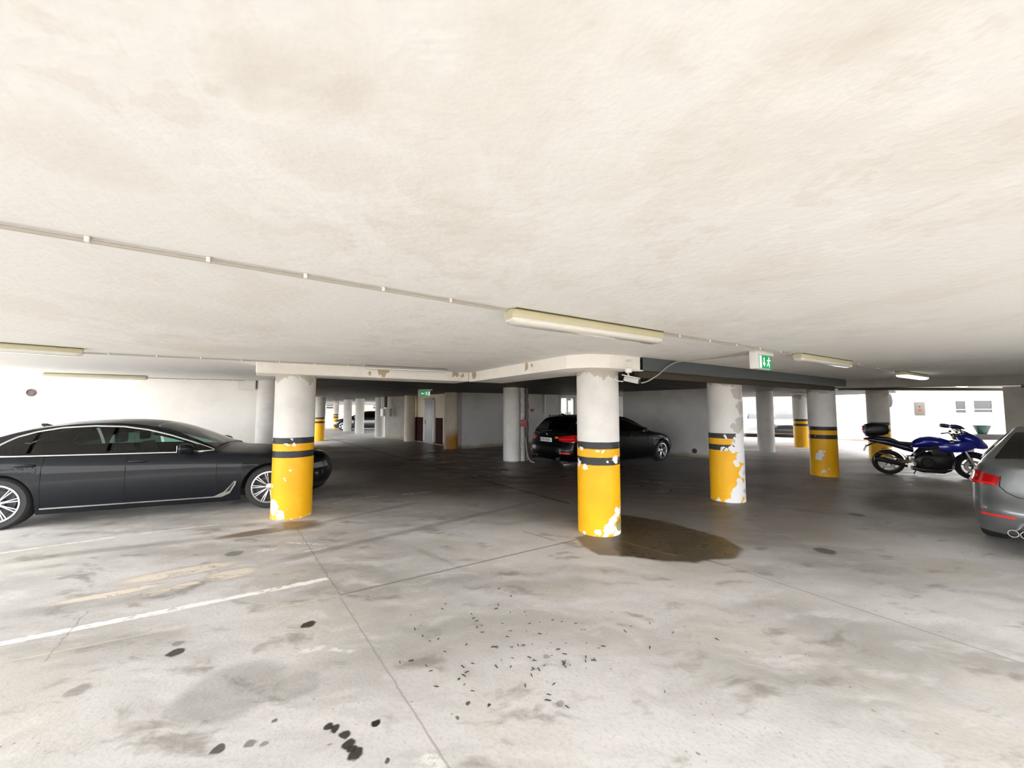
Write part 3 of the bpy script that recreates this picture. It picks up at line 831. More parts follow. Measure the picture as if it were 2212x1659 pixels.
        for nm, (a, b) in (('rear_window', s.rwin), ('windscreen', s.wscr)):
            bm = NB(); n = 16; G = []
            for i in range(n + 1):
                x = a + (b - a) * i / n; row = []
                for j in range(-10, 11):
                    q = 1 - abs(j) / 10 * .92; p = s.top(x, s.hw(x, interp(s.belt, x)) * lin(s.cols, x), 1 + q)
                    p2 = s.top(x + .02, s.hw(x, interp(s.belt, x)) * lin(s.cols, x), 1 + q)
                    sh = s.pt(x, lin(s.cols, x), interp(s.belt, x)).x - x; p.x += sh; p2.x += sh
                    d = (p2 - p).normalized(); nr = Vector((-d.z, 0, d.x))
                    p = p + nr * .007; row.append(bm.verts.new((p.x, p.y * (1 if j >= 0 else -1), p.z)))
                G.append(row)
            for i in range(n):
                for j in range(20): bm.faces.new((G[i][j], G[i + 1][j], G[i + 1][j + 1], G[i][j + 1]))
            obj(nm, bm, s.gclear if nm == 'windscreen' else s.gdark, s.root)
    def patch(s, name, a0, a1, topf, botf, mat, side=1, off=.006, n=24, m=6, parent=None, thick=.012, label=None):
        bm = NB(); G = []
        for i in range(n + 1):
            a = a0 + (a1 - a0) * i / n; zt = topf(a) if callable(topf) else lin(topf, a); zb = botf(a) if callable(botf) else lin(botf, a)
            G.append([bm.verts.new(s.low(a, zb + (zt - zb) * j / m, side, off)) for j in range(m + 1)])
        for i in range(n):
            for j in range(m): bm.faces.new((G[i][j], G[i + 1][j], G[i + 1][j + 1], G[i][j + 1]))
        ed = [e for e in bm.edges if e.is_boundary]
        r = bmesh.ops.extrude_edge_only(bm, edges=ed)
        for v in r['geom']:
            if isinstance(v, bmesh.types.BMVert):
                c = Vector((s.wb / 2, 0, v.co.z)); d = (c - v.co).normalized(); v.co += d * (thick + off)
        return obj(name, bm, mat, parent or s.root, label=label)
    def seams(s):
        bm = NB()
        def line(pts, sd, r=.0032):
            tube(bm, pts, r, 5)
        for sd in (1, -1):
            for x in s.doors:
                zl, zb = s.zlow(x) + .06, interp(s.belt, x)
                line([s.low(s.atx(x), zl + (zb - zl) * k / 14, sd, .0005) for k in range(15)], sd)
            d0, d1 = s.doors[0], s.doors[-1]
            n = 30
            line([s.low(s.atx(d0 + (d1 - d0) * k / n), max(s.zlow(d0 + (d1 - d0) * k / n), .2) + .06, sd, .0005) for k in range(n + 1)], sd)
        for sd in (1, -1):
            h0 = s.wscr[1] + .05; h1 = s.wb + s.fo - .22
            line([s.top(h0 + (h1 - h0) * k / 12, s.hw(h0 + (h1 - h0) * k / 12, 9) * .985, .5) * 1 if False else Vector((h0 + (h1 - h0) * k / 12, sd * (interp(s.ye, h0 + (h1 - h0) * k / 12) + .012), s.top(h0 + (h1 - h0) * k / 12, s.hw(h0, interp(s.belt, h0)), .93).z + .001)) for k in range(13)], sd)
        obj('panel_gaps', bm, M_SEAM, s.root)
        # door handles and mirrors
        for sd in (1, -1):
            for k, x in enumerate(s.handles):
                bm = NB(); z = s.hz; p = s.low(s.atx(x), z, sd, .018)
                loft(bm, [((p.x - .11, p.y, z), .006, .010), ((p.x - .09, p.y + sd * .008, z), .012, .016), ((p.x, p.y + sd * .014, z), .011, .016), ((p.x + .09, p.y + sd * .008, z), .012, .016), ((p.x + .11, p.y, z), .006, .010)], 10)
                tgt = s.parts.get(('door_rear' if k == 0 else 'door_front') + ('L' if sd > 0 else 'R'), s.root)
                obj('door_handle', bm, s.paint, tgt)
            x = s.mirror[0]; zb = s.mirror[1]; y = s.hw(x, interp(s.belt, x))
            bm = NB()
            fold = getattr(s, 'fold', False)
            c = Vector((x - (.08 if fold else 0), sd * (y + (.015 if fold else .12)), zb + (.04 if fold else .09)))
            loft(bm, [((-.085, 0, 0), .075, .055), ((-.05, 0, 0), .115, .082), ((.0, 0, 0), .11, .08), ((.06, 0, -.004), .085, .06), ((.10, 0, -.01), .03, .022)], 18, 2.6, M=Matrix.Translation(c) @ Matrix.Rotation(-sd * (.12 if not fold else -1.35), 4, 'Z'))
            tube(bm, [(x + .02, sd * (y - .03), zb + .01), (x + .01, sd * (y + .06), zb + .045)], [.03, .022], 10)
            mo = obj('wing_mirror', bm, s.paint, s.root)
            if fold: continue
            bm = NB(); box(bm, (c.x - .088, c.y, c.z), (.006, .17, .105), bev=.002); obj('mirror_glass', bm, M_CHROME, mo)
    def wheels(s):
        R = s.rw; w = s.tw
        bmT = NB(); 
        prof = [(s.rr, -w/2 + .01), (s.rr + .01, -w/2), (R - .03, -w/2 - .004), (R - .008, -w/2 + .02), (R, -w/2 + .05), (R, w/2 - .05), (R - .008, w/2 - .02), (R - .03, w/2 + .004), (s.rr + .01, w/2), (s.rr, w/2 - .01), (s.rr - .01, 0)]
        lathe(bmT, prof, 56, closed=True)
        me_t = None
        def rim(bm):
            rr = s.rr; o = w / 2
            lathe(bm, [(rr + .004, o - .012), (rr + .004, o + .004), (rr - .012, o + .006), (rr - .022, o - .004), (rr - .026, o - .05), (rr - .035, -o + .01), (rr - .02, -o + .01), (rr - .004, -o + .02)], 56)
            lathe(bm, [(0, o - .02), (.028, o - .02), (.055, o - .026), (.068, o - .045), (.068, o - .08), (0, o - .08)], 24)
            for k in range(s.spokes):
                a = 2 * math.pi * k / s.spokes
                for da in ((-s.sp_da, s.sp_da) if s.twin else (0,)):
                    L0, L1 = .05, rr - .012
                    M = Matrix.Rotation(a, 4, 'Z')
                    p0 = Vector((L0 * math.cos(da * .6), L0 * math.sin(da * .6), o - .034)); p1 = Vector((L1 * math.cos(da), L1 * math.sin(da), o - .010))
                    mid = (p0 + p1) / 2; d = p1 - p0
                    rot = M @ Matrix.Translation(mid) @ d.to_track_quat('X', 'Z').to_matrix().to_4x4()
                    box(bm, (0, 0, 0), (d.length, s.sp_w, .022), bev=.004, M=rot)
        first = None
        for xw in (0.0, s.wb):
            for sd in (1, -1):
                # the wheel axis is local z; local +z faces outwards
                rx = -math.pi / 2 if sd > 0 else math.pi / 2
                pos = Vector((xw, sd * (s.Wmax - .03 - w / 2), R))
                if first is None:
                    t = obj('wheel', bmT, M_TYRE, s.root)
                    b2 = NB(); rim(b2); r_ = obj('alloy_rim', b2, s.rimmat, t)
                    b3 = NB(); lathe(b3, [(.06, w/2 - .10), (.165, w/2 - .10), (.165, w/2 - .125), (.06, w/2 - .125)], 40, closed=True)
                    box(b3, (.13, .06, w/2 - .11), (.09, .13, .06), bev=.01)
                    lathe(b3, [(0, w/2 - .13), (s.rr - .03, w/2 - .13)], 40)
                    d_ = obj('brake_disc', b3, simple('brake_grey', (.06, .06, .065), .5, .6), t)
                    first = (t, r_, d_)
                    t.rotation_mode = 'ZYX'; t.location = pos; t.rotation_euler = (rx, 0, 0.2)
                else:
                    t = first[0].copy(); COL.objects.link(t); t.parent = s.root
                    for q in first[1:]:
                        c = q.copy(); COL.objects.link(c); c.parent = t
                    t.location = pos; t.rotation_euler = (rx, 0, .5 * xw + .2)
    def interior(s, rows):
        for xx in rows:
            for y in (.37, -.37):
                bm = NB()
                box(bm, (xx, y, .5), (.5, .48, .18), bev=.05)
                loft(bm, [((0, 0, 0), .22, .05), ((.3, 0, 0), .24, .07), ((.55, 0, 0), .20, .05)], 14, 3, M=Matrix.Translation((xx - .22, y, .55)) @ Matrix.Rotation(-math.radians(105), 4, 'Y'))
                box(bm, (xx - .40, y, 1.19), (.09, .24, .15), bev=.04)
                obj('seat', bm, M_SEAT, s.root)
        bm = NB(); x = s.wscr[0] + .55
        loft(bm, [((x - .15, 0, .86), .70, .04), ((x + .05, 0, .86), .74, .10), ((x + .45, 0, .84), .76, .07)], 16, 3)
        lathe(bm, [(.17, 0), (.19, .012), (.17, .024), (.165, .012)], 28, M=Matrix.Translation((x - .22, .37, .90)) @ Matrix.Rotation(math.radians(65), 4, 'Y'), closed=True)
        obj('dashboard', bm, M_SEAT, s.root)
    def fin(s, x):
        bm = NB(); z = interp(s.prof, x)
        loft(bm, [((x - .09, 0, z + .045), .008, .02), ((x - .03, 0, z + .032), .014, .032), ((x + .05, 0, z + .015), .014, .02), ((x + .10, 0, z + .003), .008, .006)], 12)
        obj('roof_antenna', bm, s.paint, s.root)
    def plate(s, z, x_off=0.0, front=False, glyphs=True):
        p = s.low(s.arc[-1] if front else 0.0, z, 1, .012 + x_off)
        d = 1 if front else -1
        bm = NB(); box(bm, (p.x, 0, z), (.012, .52, .112), bev=.003)
        o = obj('number_plate', bm, M_PLATE, s.root)
        bm = NB(); box(bm, (p.x + d * .007, -d * -.235 if front else .235, z), (.003, .042, .10)); obj('plate_strip', bm, M_BLUE, o)
        if glyphs:
            bm = NB(); y = .18
            for k, (w, g) in enumerate(((.055, 1), (.055, 1), (.02, 0), (.05, 1), (.05, 2), (.05, 1), (.05, 2))):
                yy = y - w / 2
                if g == 0: box(bm, (p.x + d * .007, yy, z), (.002, .018, .01))
                else:
                    box(bm, (p.x + d * .007, yy + w * .32, z), (.002, .010, .072)); box(bm, (p.x + d * .007, yy - w * .32, z), (.002, .010, .072))
                    box(bm, (p.x + d * .007, yy, z + (.031 if g == 1 else -.031)), (.002, w * .7, .010)); box(bm, (p.x + d * .007, yy, z), (.002, w * .7, .010))
                y -= w + .008
            obj('plate_characters', bm, simple('plate_ink', (.06, .06, .07), .6), o)
    def roundel(s, x, z, tilt=0.0, d=-1, r=.041):
        M = Matrix.Translation((x, 0, z)) @ Matrix.Rotation(d * (math.pi / 2 + tilt), 4, 'Y')
        bm = NB(); lathe(bm, [(0, 0), (r, 0), (r, .006), (r - .004, .008), (0, .008)], 32, M=M); o = obj('round_badge', bm, M_BLKPL, s.root)
        bm = NB(); lathe(bm, [(r * .6, .008), (r * .66, .010), (r * .6, .0105)], 32, M=M); lathe(bm, [(r * .96, .006), (r, .010), (r * .93, .0105)], 32, M=M); obj('badge_ring', bm, M_CHROME, o)
        for q, mm in ((0, M_PLATE), (1, M_BLUE)):
            bm = NB()
            for h in (0, 1):
                a0 = (q + 2 * h) * math.pi / 2; c = bm.verts.new(M @ Vector((0, 0, .0095)))
                vs = [bm.verts.new(M @ Vector((r * .6 * math.cos(a0 + k * math.pi / 16), r * .6 * math.sin(a0 + k * math.pi / 16), .0095))) for k in range(9)]
                for k in range(8): bm.faces.new((c, vs[k], vs[k + 1]))
            obj('badge_quarters', bm, mm, o)

def carpaint(name, col, metal=.35, rough=.32, coat=1.0, spec=.5):
    if name in _m: return _m[name]
    t = NT(name)
    f = t.noise(t.tc.outputs['Object'], 400, 2)
    t.l.new(t.mix(t.ramp(f, .5, .8, 0, .25), col, tuple(min(1, c * 1.8 + .01) for c in col)), t.b.inputs['Base Color'])
    t.b.inputs['Metallic'].default_value = metal; t.b.inputs['Roughness'].default_value = rough
    t.b.inputs['Specular IOR Level'].default_value = spec; t.b.inputs['Coat Weight'].default_value = coat; t.b.inputs['Coat Roughness'].default_value = .03
    _m[name] = t.mat
    return t.mat
WP = [(0, .935), (.1, .965), (.3, .992), (.5, 1.0), (.68, .992), (.78, .998), (.80, .985), (.92, .965), (1.0, .935)]

# ---- long black limousine, seen from its right side
P_ = carpaint('graphite_black_paint', (0.005, 0.0062, 0.0085), .05, .40, .22, .12)
def part7(m, r):
    if r == 'low' and m.z > .30:
        if 1.32 < m.x < 2.48 and abs(m.y) > .7: return 'door_front'
        if .40 < m.x <= 1.32 and abs(m.y) > .7: return 'door_rear'
    if m.x > 2.48 and (r == 'top' or r == 'side'): return 'bonnet'
    if m.x < -.66 and (r == 'top' or r == 'side'): return 'boot_lid'
    return 'body_shell'
limo = Car(name='limousine', loc=(0, 0, 0), rz=0, label='long black limousine with silver sill trim parked beside the left striped pillar',
    wb=3.21, ro=1.14, fo=.88, Wmax=.951, rw=.353, rr=.255, tw=.25, cr=.42, cf=.62, nr=3.2, nf=2.7, spokes=10, twin=True, sp_da=.075, sp_w=.014, rimmat=M_RIM,
    sill=[(-1.2, .30), (-.5, .24), (.3, .17), (2.8, .17), (3.7, .22), (4.2, .24)],
    belt=[(-1.14, .90), (-.6, .955), (0, .965), (1.2, .955), (2.2, .945), (2.5, .935), (3.2, .88), (3.8, .77), (4.09, .66)],
    wprof=WP, wx=[(-1.14, .955), (-.4, .99), (.4, 1.0), (2.6, 1.0), (3.4, .985), (4.09, .95)],
    rear=[(.2, .10), (.45, 0.0), (.7, .02), (.95, .07)], front=[(.2, -.12), (.4, 0.0), (.6, -.02), (.8, -.12)],
    prof=[(-1.14, 1.00), (-.85, 1.06), (-.62, 1.10), (-.3, 1.24), (.05, 1.37), (.4, 1.445), (.8, 1.475), (1.15, 1.475), (1.5, 1.43), (1.8, 1.335), (2.1, 1.20), (2.36, 1.075), (2.48, 1.015), (2.8, .985), (3.2, .945), (3.7, .87), (4.0, .80), (4.09, .72)],
    ye=[(-1.14, .80), (-.7, .76), (-.4, .70), (.1, .62), (.6, .60), (1.3, .60), (1.75, .63), (2.3, .74), (2.5, .82), (3.6, .76), (4.09, .62)],
    crown=[(-1.14, .05), (-.6, .06), (.2, .055), (1.2, .05), (2.1, .06), (2.5, .06), (4.09, .05)], sharp=False,
    dlo_lo=[(-.10, 1.06), (-.06, 1.0), (.0, .985), (2.25, .965), (2.40, .975)],
    dlo_hi=[(-.10, 1.09), (-.05, 1.155), (.06, 1.24), (.24, 1.31), (.5, 1.365), (.85, 1.385), (1.2, 1.37), (1.5, 1.315), (1.8, 1.225), (2.1, 1.11), (2.40, .985)],
    pillars=[.27, 1.12], rwin=(-.60, .12), wscr=(1.55, 2.40), doors=[.40, 1.32, 2.48], handles=[.26, 1.50], hz=.865, mirror=(2.10, .945),
    paint=P_, gclear=M_GLASS, gdark=M_GDARK, trim=M_CHROME, trim_r=.013, holes=True, part=part7)
s = limo
s.build()
WR = Vector((-7.03, 5.34, 0)); WF = Vector((-4.06, 6.53, 0)); dh = (WF - WR).normalized()
nl = Vector((-dh.y, dh.x, 0))
s.root.location = WR + nl * (s.Wmax - .08); s.root.rotation_euler = (0, 0, math.atan2(dh.y, dh.x))
s.interior([.25, 1.45]); s.fin(.0)
for sd in (1, -1):
    s.patch('sill_trim', s.atx(.44), s.atx(2.5), lambda a: .262, lambda a: .243, M_CHROME, sd, .010)
    # the angled gill behind the front wheel
    bm = NB(); ao = s.atx(2.48)
    pts = [(2.44, .245), (2.56, .25), (2.66, .30), (2.735, .44), (2.745, .49), (2.715, .49), (2.66, .42), (2.58, .33), (2.44, .262)]
    vs = [bm.verts.new(s.low(s.atx(2.4) + (x - 2.4), z, sd, .014)) for x, z in pts]; bm.faces.new(vs)
    g = obj('side_gill', bm, M_CHROME, s.root)
    bm = NB(); pts = [(2.60, .315), (2.655, .335), (2.715, .45), (2.715, .475), (2.665, .41)]
    bm.faces.new([bm.verts.new(s.low(s.atx(2.4) + (x - 2.4), z, sd, .018)) for x, z in pts]); obj('gill_insert', bm, M_BLKPL, g)
    A = s.arc[-1]
    s.patch('headlight', A - 1.15, A - .42, [(A - 1.15, .70), (A - .42, .69)], [(A - 1.15, .67), (A - .9, .61), (A - .42, .60)], M_CLEAR, sd, .006)
    s.patch('kidney_grille', A - .36, A - .04, [(A - .36, .70), (A - .04, .70)], [(A - .36, .50), (A - .3, .46), (A - .04, .46)], M_BLKPL, sd, .010)
    s.patch('tail_light', .38, 1.10, [(.38, .86), (1.1, .84)], [(.38, .76), (.8, .74), (1.1, .80)], M_RED, sd, .006)
    s.patch('lower_intake', A - .95, A - .45, [(A - .95, .36), (A - .45, .36)], [(A - .95, .30), (A - .45, .27)], M_BLKPL, sd, .006)
s.plate(.66)

# ---- black estate car parked by the centre block
P5 = carpaint('deep_black_paint', (0.0012, 0.0015, 0.0018), 0, .3, .15, .12)
def part5(m, r):
    if r == 'low' and m.z > .30:
        if 1.15 < m.x < 2.2 and abs(m.y) > .7: return 'door_front'
        if .40 < m.x <= 1.15 and abs(m.y) > .7: return 'door_rear'
        if m.x < -.78 and abs(m.y) < .62 and m.z > .62: return 'tailgate'
    if m.x > 2.45 and (r == 'top' or r == 'side'): return 'bonnet'
    if m.x < -.5 and r == 'top': return 'tailgate'
    return 'body_shell'
est = Car(name='estate_car', loc=(0, 0, 0), rz=0, label='black estate car with red tail lights parked behind the centre striped pillar',
    wb=2.968, ro=1.08, fo=.86, Wmax=.93, rw=.335, rr=.23, tw=.235, cr=.40, cf=.6, nr=3.0, nf=2.7, spokes=5, twin=True, sp_da=.16, sp_w=.026, rimmat=M_RIM,
    sill=[(-1.2, .28), (-.5, .24), (.3, .18), (2.6, .18), (3.4, .2), (4.0, .22)],
    belt=[(-1.08, .96), (-.5, .985), (0, .98), (1.2, .95), (2.2, .925), (2.6, .91), (3.1, .85), (3.5, .76), (3.83, .64)],
    wprof=WP, wx=[(-1.08, .955), (-.4, .99), (.4, 1.0), (2.4, 1.0), (3.1, .985), (3.83, .95)],
    rear=[(.2, .12), (.42, 0.0), (.62, .015), (.75, .06), (.98, .12)], front=[(.2, -.12), (.4, 0.0), (.6, -.02), (.8, -.12)],
    prof=[(-1.08, 1.00), (-.98, 1.06), (-.78, 1.25), (-.62, 1.385), (-.52, 1.435), (-.2, 1.462), (.4, 1.482), (1.1, 1.48), (1.5, 1.45), (1.85, 1.36), (2.2, 1.20), (2.5, 1.05), (2.62, 1.0), (3.0, .95), (3.4, .87), (3.7, .76), (3.83, .68)],
    ye=[(-1.08, .72), (-.8, .66), (-.5, .60), (.4, .60), (1.4, .60), (1.85, .63), (2.4, .73), (2.65, .80), (3.3, .74), (3.83, .6)],
    crown=[(-1.08, .03), (-.5, .05), (1.2, .05), (2.2, .06), (3.83, .05)], sharp=False,
    dlo_lo=[(-.72, 1.03), (-.66, 1.005), (2.2, .95), (2.34, .96)],
    dlo_hi=[(-.72, 1.06), (-.62, 1.20), (-.5, 1.29), (-.2, 1.34), (.5, 1.37), (1.1, 1.37), (1.6, 1.29), (2.0, 1.13), (2.34, .97)],
    pillars=[.10, 1.12], rwin=(-.96, -.60), wscr=(1.62, 2.52), doors=[.42, 1.15, 2.2], handles=[.52, 1.36], hz=.86, mirror=(1.98, .93),
    paint=P5, gclear=M_GDARK, gdark=M_GDARK, trim=M_CHROME, trim_r=.004, holes=False, part=part5)
s = est; s.build()
hd = math.radians(34.0); dh = Vector((math.cos(hd), math.sin(hd), 0)); nl = Vector((-dh.y, dh.x, 0))
rc = Vector((1.40, 10.02, 0)) + nl * .90                    # rear bumper centre
s.root.location = rc + dh * s.ro; s.root.rotation_euler = (0, 0, hd)
s.fin(-.35)
for sd in (1, -1):
    s.patch('tail_light', .52, 1.18, [(.50, .89), (.75, .92), (1.0, .955), (1.22, .93)], [(.50, .80), (.75, .765), (1.0, .76), (1.14, .80), (1.22, .88)], M_RED, sd, .012)
    s.patch('tail_light_glow_strip', .56, 1.0, [(.56, .845), (1.0, .86)], [(.56, .82), (1.0, .825)], M_REDH, sd, .019, parent=s.root)
    s.patch('rear_reflector', .62, .92, lambda a: .49, lambda a: .455, M_REDH, sd, .010)
    s.patch('headlight', s.arc[-1] - 1.05, s.arc[-1] - .42, lambda a: .70, lambda a: .60, M_CLEAR, sd, .006)
    bm = NB(); tube(bm, [(-.40, sd * .54, 1.435), (-.2, sd * .555, 1.455), (1.1, sd * .565, 1.465), (1.25, sd * .55, 1.44)], .012, 8); obj('roof_rail', bm, M_BLKPL, s.root)
    bm = NB(); lathe(bm, [(.035, 0), (.04, .0), (.04, .12), (.035, .12)], 20, M=Matrix.Translation((-1.04, sd * .50, .30)) @ Matrix.Rotation(-math.pi / 2, 4, 'Y') @ Matrix.Translation((0, 0, -.06)), closed=True); obj('exhaust_pipe', bm, M_CHROME, s.root)
s.patch('tailgate_trim', 0, .50, lambda a: .915, lambda a: .90, M_CHROME, 1, .010); s.patch('tailgate_trim', 0, .50, lambda a: .915, lambda a: .90, M_CHROME, -1, .010)
s.plate(.80, .01); s.roundel(s.low(0, .95, 1, .002).x, .945, .3)
s.patch('amber_marker', .38, .50, lambda a: .895, lambda a: .845, M_AMBER, -1, .012)
bm = NB(); box(bm, (-1.0, 0, 1.04), (.02, .46, .02), rot=Matrix.Rotation(-.1, 4, 'X'), bev=.004); obj('rear_wiper', bm, M_BLKPL, s.root)

# ---- silver grey saloon, only its rear left corner inside the frame
PS = carpaint('silver_grey_paint', (0.16, 0.172, 0.175), .6, .32, .8)
def partS(m, r):
    if r == 'low' and m.z > .30:
        if 1.25 < m.x < 2.25 and abs(m.y) > .7: return 'door_front'
        if .42 < m.x <= 1.25 and abs(m.y) > .7: return 'door_rear'
        if m.x < -.85 and abs(m.y) < .55 and m.z > .60: return 'boot_lid'
    if m.x > 2.5 and (r == 'top' or r == 'side'): return 'bonnet'
    if m.x < -.6 and r == 'top': return 'boot_lid'
    return 'body_shell'
sal = Car(fold=True, name='silver_saloon', loc=(0, 0, 0), rz=0, label='silver grey saloon car cut by the right edge, showing its rear left corner',
    wb=2.968, ro=1.10, fo=.83, Wmax=.93, rw=.335, rr=.23, tw=.235, cr=.42, cf=.6, nr=2.9, nf=2.7, spokes=5, twin=True, sp_da=.16, sp_w=.026, rimmat=M_RIM,
    sill=[(-1.2, .24), (-.5, .22), (.3, .18), (2.6, .18), (3.4, .2), (4.0, .22)],
    belt=[(-1.10, .945), (-.6, .975), (0, .97), (1.2, .95), (2.2, .925), (2.6, .91), (3.1, .85), (3.5, .76), (3.83, .64)],
    wprof=WP, wx=[(-1.08, .955), (-.4, .99), (.4, 1.0), (2.4, 1.0), (3.1, .985), (3.83, .95)],
    rear=[(.2, .10), (.42, 0.0), (.55, .0), (.62, .05), (.98, .10)], front=[(.2, -.12), (.4, 0.0), (.6, -.02), (.8, -.12)],
    prof=[(-1.10, 1.02), (-.85, 1.055), (-.66, 1.08), (-.3, 1.22), (.1, 1.38), (.45, 1.45), (.9, 1.47), (1.4, 1.455), (1.8, 1.38), (2.2, 1.20), (2.5, 1.05), (2.62, 1.0), (3.0, .95), (3.4, .87), (3.7, .76), (3.83, .68)],
    ye=[(-1.10, .80), (-.7, .79), (-.3, .72), (.2, .62), (.8, .58), (1.6, .60), (1.85, .63), (2.4, .73), (2.65, .80), (3.3, .74), (3.83, .6)],
    crown=[(-1.10, .04), (-.6, .05), (1.2, .05), (2.2, .06), (3.83, .05)], sharp=False,
    dlo_lo=[(-.25, 1.03), (-.18, 1.0), (2.2, .95), (2.34, .96)],
    dlo_hi=[(-.25, 1.06), (-.1, 1.16), (.2, 1.27), (.6, 1.34), (1.1, 1.36), (1.6, 1.29), (2.0, 1.13), (2.34, .97)],
    pillars=[.30, 1.22], rwin=(-.64, .10), wscr=(1.62, 2.52), doors=[.44, 1.25, 2.25], handles=[.56, 1.45], hz=.86, mirror=(1.98, .93),
    paint=PS, gclear=M_GDARK, gdark=M_GDARK, trim=M_CHROME, trim_r=.006, holes=False, part=partS)
s = sal; s.build()
hd = math.radians(34.3); dh = Vector((math.cos(hd), math.sin(hd), 0)); nl = Vector((-dh.y, dh.x, 0))
rl = Vector((5.42, 4.64, 0))                                # rear left corner of the bumper
s.root.location = rl - nl * .90 + dh * (s.ro - .12); s.root.rotation_euler = (0, 0, hd)
for sd in (1, -1):
    s.patch('tail_light', .72, 1.24, [(.72, .875), (1.0, .925), (1.24, .93)], [(.72, .772), (1.0, .768), (1.12, .785), (1.24, .86)], M_RED, sd, .012)
    s.patch('tail_light_strip', .735, 1.10, [(.73, .80), (1.1, .81)], [(.73, .778), (1.1, .79)], M_REDH, sd, .019)
    s.patch('rear_reflector', .60, .90, lambda a: .455, lambda a: .43, M_REDH, sd, .010)
    bm = NB()
    for q in (0, .085):
        lathe(bm, [(.034, 0), (.040, 0), (.040, .14), (.034, .14)], 20, M=Matrix.Translation((-1.0, sd * (.50 + q), .29)) @ Matrix.Rotation(-math.pi / 2, 4, 'Y'), closed=True)
    obj('exhaust_pipe', bm, M_CHROME, s.root)
s.plate(.70, .006); s.roundel(s.low(0, .90, 1, .002).x, .885, .1)
bm = NB(); s_pts = [s.low(a, .60, sd_, .008) for sd_ in (-1,) for a in (.9, .6, .3)] + [s.low(a, .60, 1, .008) for a in (0, .3, .6, .9)]
tube(bm, [s.low(a, z, 1, .006) for a, z in ((.715, .88), (.71, .77), (.66, .71), (.58, .67), (.45, .65), (.3, .645), (0, .645))], .0035, 6); obj('bumper_gap', bm, M_SEAM, s.root)
# ---------------------------------------------------------------- fittings under the slab
M_HOUS = simple('yellowed_lamp_housing', (0.55, 0.51, 0.34), .5)
M_DIFF = simple('milky_lamp_cover', (0.72, 0.70, 0.64), .2, coat=.6)
M_LIT = simple('lit_lamp_cover', (0.9, 0.9, 0.88), .3, emit=(1, .97, .92), estr=.5)
M_GREYPL = simple('grey_plastic_pipe', (0.42, 0.39, 0.34), .6)
M_WPL = simple('white_plastic', (0.78, 0.77, 0.74), .45)
M_MOULD = simple('mouldy_gasket', (0.10, 0.09, 0.03), .9)
M_REDP = simple('red_enamel', (0.35, 0.02, 0.02), .4)
def ceiling_lamp(A, B, w, label, lit=False, drop=.09, housing=None):
    A, B = Vector(A[:2]), Vector(B[:2]); L = (B - A).length; c = (A + B) / 2; a = math.atan2((B - A).y, (B - A).x)
    r = empty('fluorescent_lamp', (c.x, c.y, CH), a, label, 'ceiling lamp', 'fluorescent lamps under the slab')
    bm = NB(); loft(bm, [((-L/2, 0, -drop * .36), w * .40, drop * .30), ((-L/2 + .03, 0, -drop * .36), w * .5, drop * .34), ((L/2 - .03, 0, -drop * .36), w * .5, drop * .34), ((L/2, 0, -drop * .36), w * .40, drop * .30)], 20, 5)
    obj('housing', bm, housing or M_HOUS, r)
    bm = NB(); loft(bm, [((-L/2 + .006, 0, -drop * .66), w * .34, drop * .20), ((-L/2 + .03, 0, -drop * .72), w * .46, drop * .30), ((-L/2 + .07, 0, -drop * .74), w * .48, drop * .34), ((L/2 - .07, 0, -drop * .74), w * .48, drop * .34), ((L/2 - .03, 0, -drop * .72), w * .46, drop * .30), ((L/2 - .006, 0, -drop * .66), w * .34, drop * .20)], 20, 2.6)
    obj('diffuser', bm, M_LIT if lit else M_DIFF, r)
    bm = NB(); box(bm, (0, 0, -.004), (L * .97, w * 1.04, .007), bev=.002); obj('gasket', bm, M_MOULD, r)
    return r
def conduit(A, B, label, r=.009, brackets=5, name='cable_conduit', pxs=None):
    A0, B0 = A.copy(), B.copy()
    A, B = Vector((A.x, A.y, CH - r - .008)), Vector((B.x, B.y, CH - r - .008))
    root = empty(name, A, 0, label, 'conduit', 'conduits clipped under the slab'); d = B - A
    bm = NB(); tube(bm, [Vector((0, 0, 0)) + d * (i / 6) for i in range(7)], r, 8); obj('pipe', bm, M_GREYPL, root)
    n = Vector((-d.y, d.x, 0)).normalized()
    for k in (pxs or range(brackets)):
        if pxs: kk = (k - CX) / F; p = d * ((kk * A.y - A.x) / (d.x - kk * d.y))
        else: p = d * ((k + .5) / brackets)
        bm = NB(); box(bm, (p.x, p.y, .004), (.016, .032, .024), rot=math.atan2(d.y, d.x), bev=.003); obj('bracket', bm, M_WPL, root)
conduit(at(-300, 441, CH - .02), at(1095, 672, CH - .02), 'thin grey conduit with clips crossing the slab from the left edge to the nearest lamp', pxs=(-100, 165, 435, 650, 822, 970))
ceiling_lamp(at(1098, 683, CH - .05), at(1423, 731, CH - .05), .14, 'largest fluorescent lamp, off and mould-stained, hanging nearest above the centre pillar', drop=.10)
conduit(at(1430, 722, CH - .02), at(1706, 765, CH - .02), 'thin grey conduit between the nearest lamp and the green exit sign', brackets=5)
ceiling_lamp(at(1722, 772, CH - .05), at(1832, 788, CH - .05), .12, 'dirty unlit lamp just right of the hanging exit sign')
conduit(at(1832, 784, CH - .02), at(1944, 806, CH - .02), 'short grey conduit leading from the dirty lamp to the first lit lamp', brackets=3)
ceiling_lamp(at(1946, 810, CH - .06), at(1996, 817, CH - .06), .16, 'lit lamp under the slab above the motorcycle', lit=True)
ceiling_lamp(at(2060, 832, CH - .08), at(2082, 836, CH - .08), .16, 'small lit lamp farthest right near the bright opening', lit=True)
ceiling_lamp(at(-130, 742, CH - .05), at(180, 763, CH - .05), .13, 'long lamp at the left edge above the limousine boot')
conduit(at(180, 763, CH - .02), at(785, 791, CH - .02), 'thin dark conduit running right from the long left lamp towards the beam', brackets=7)
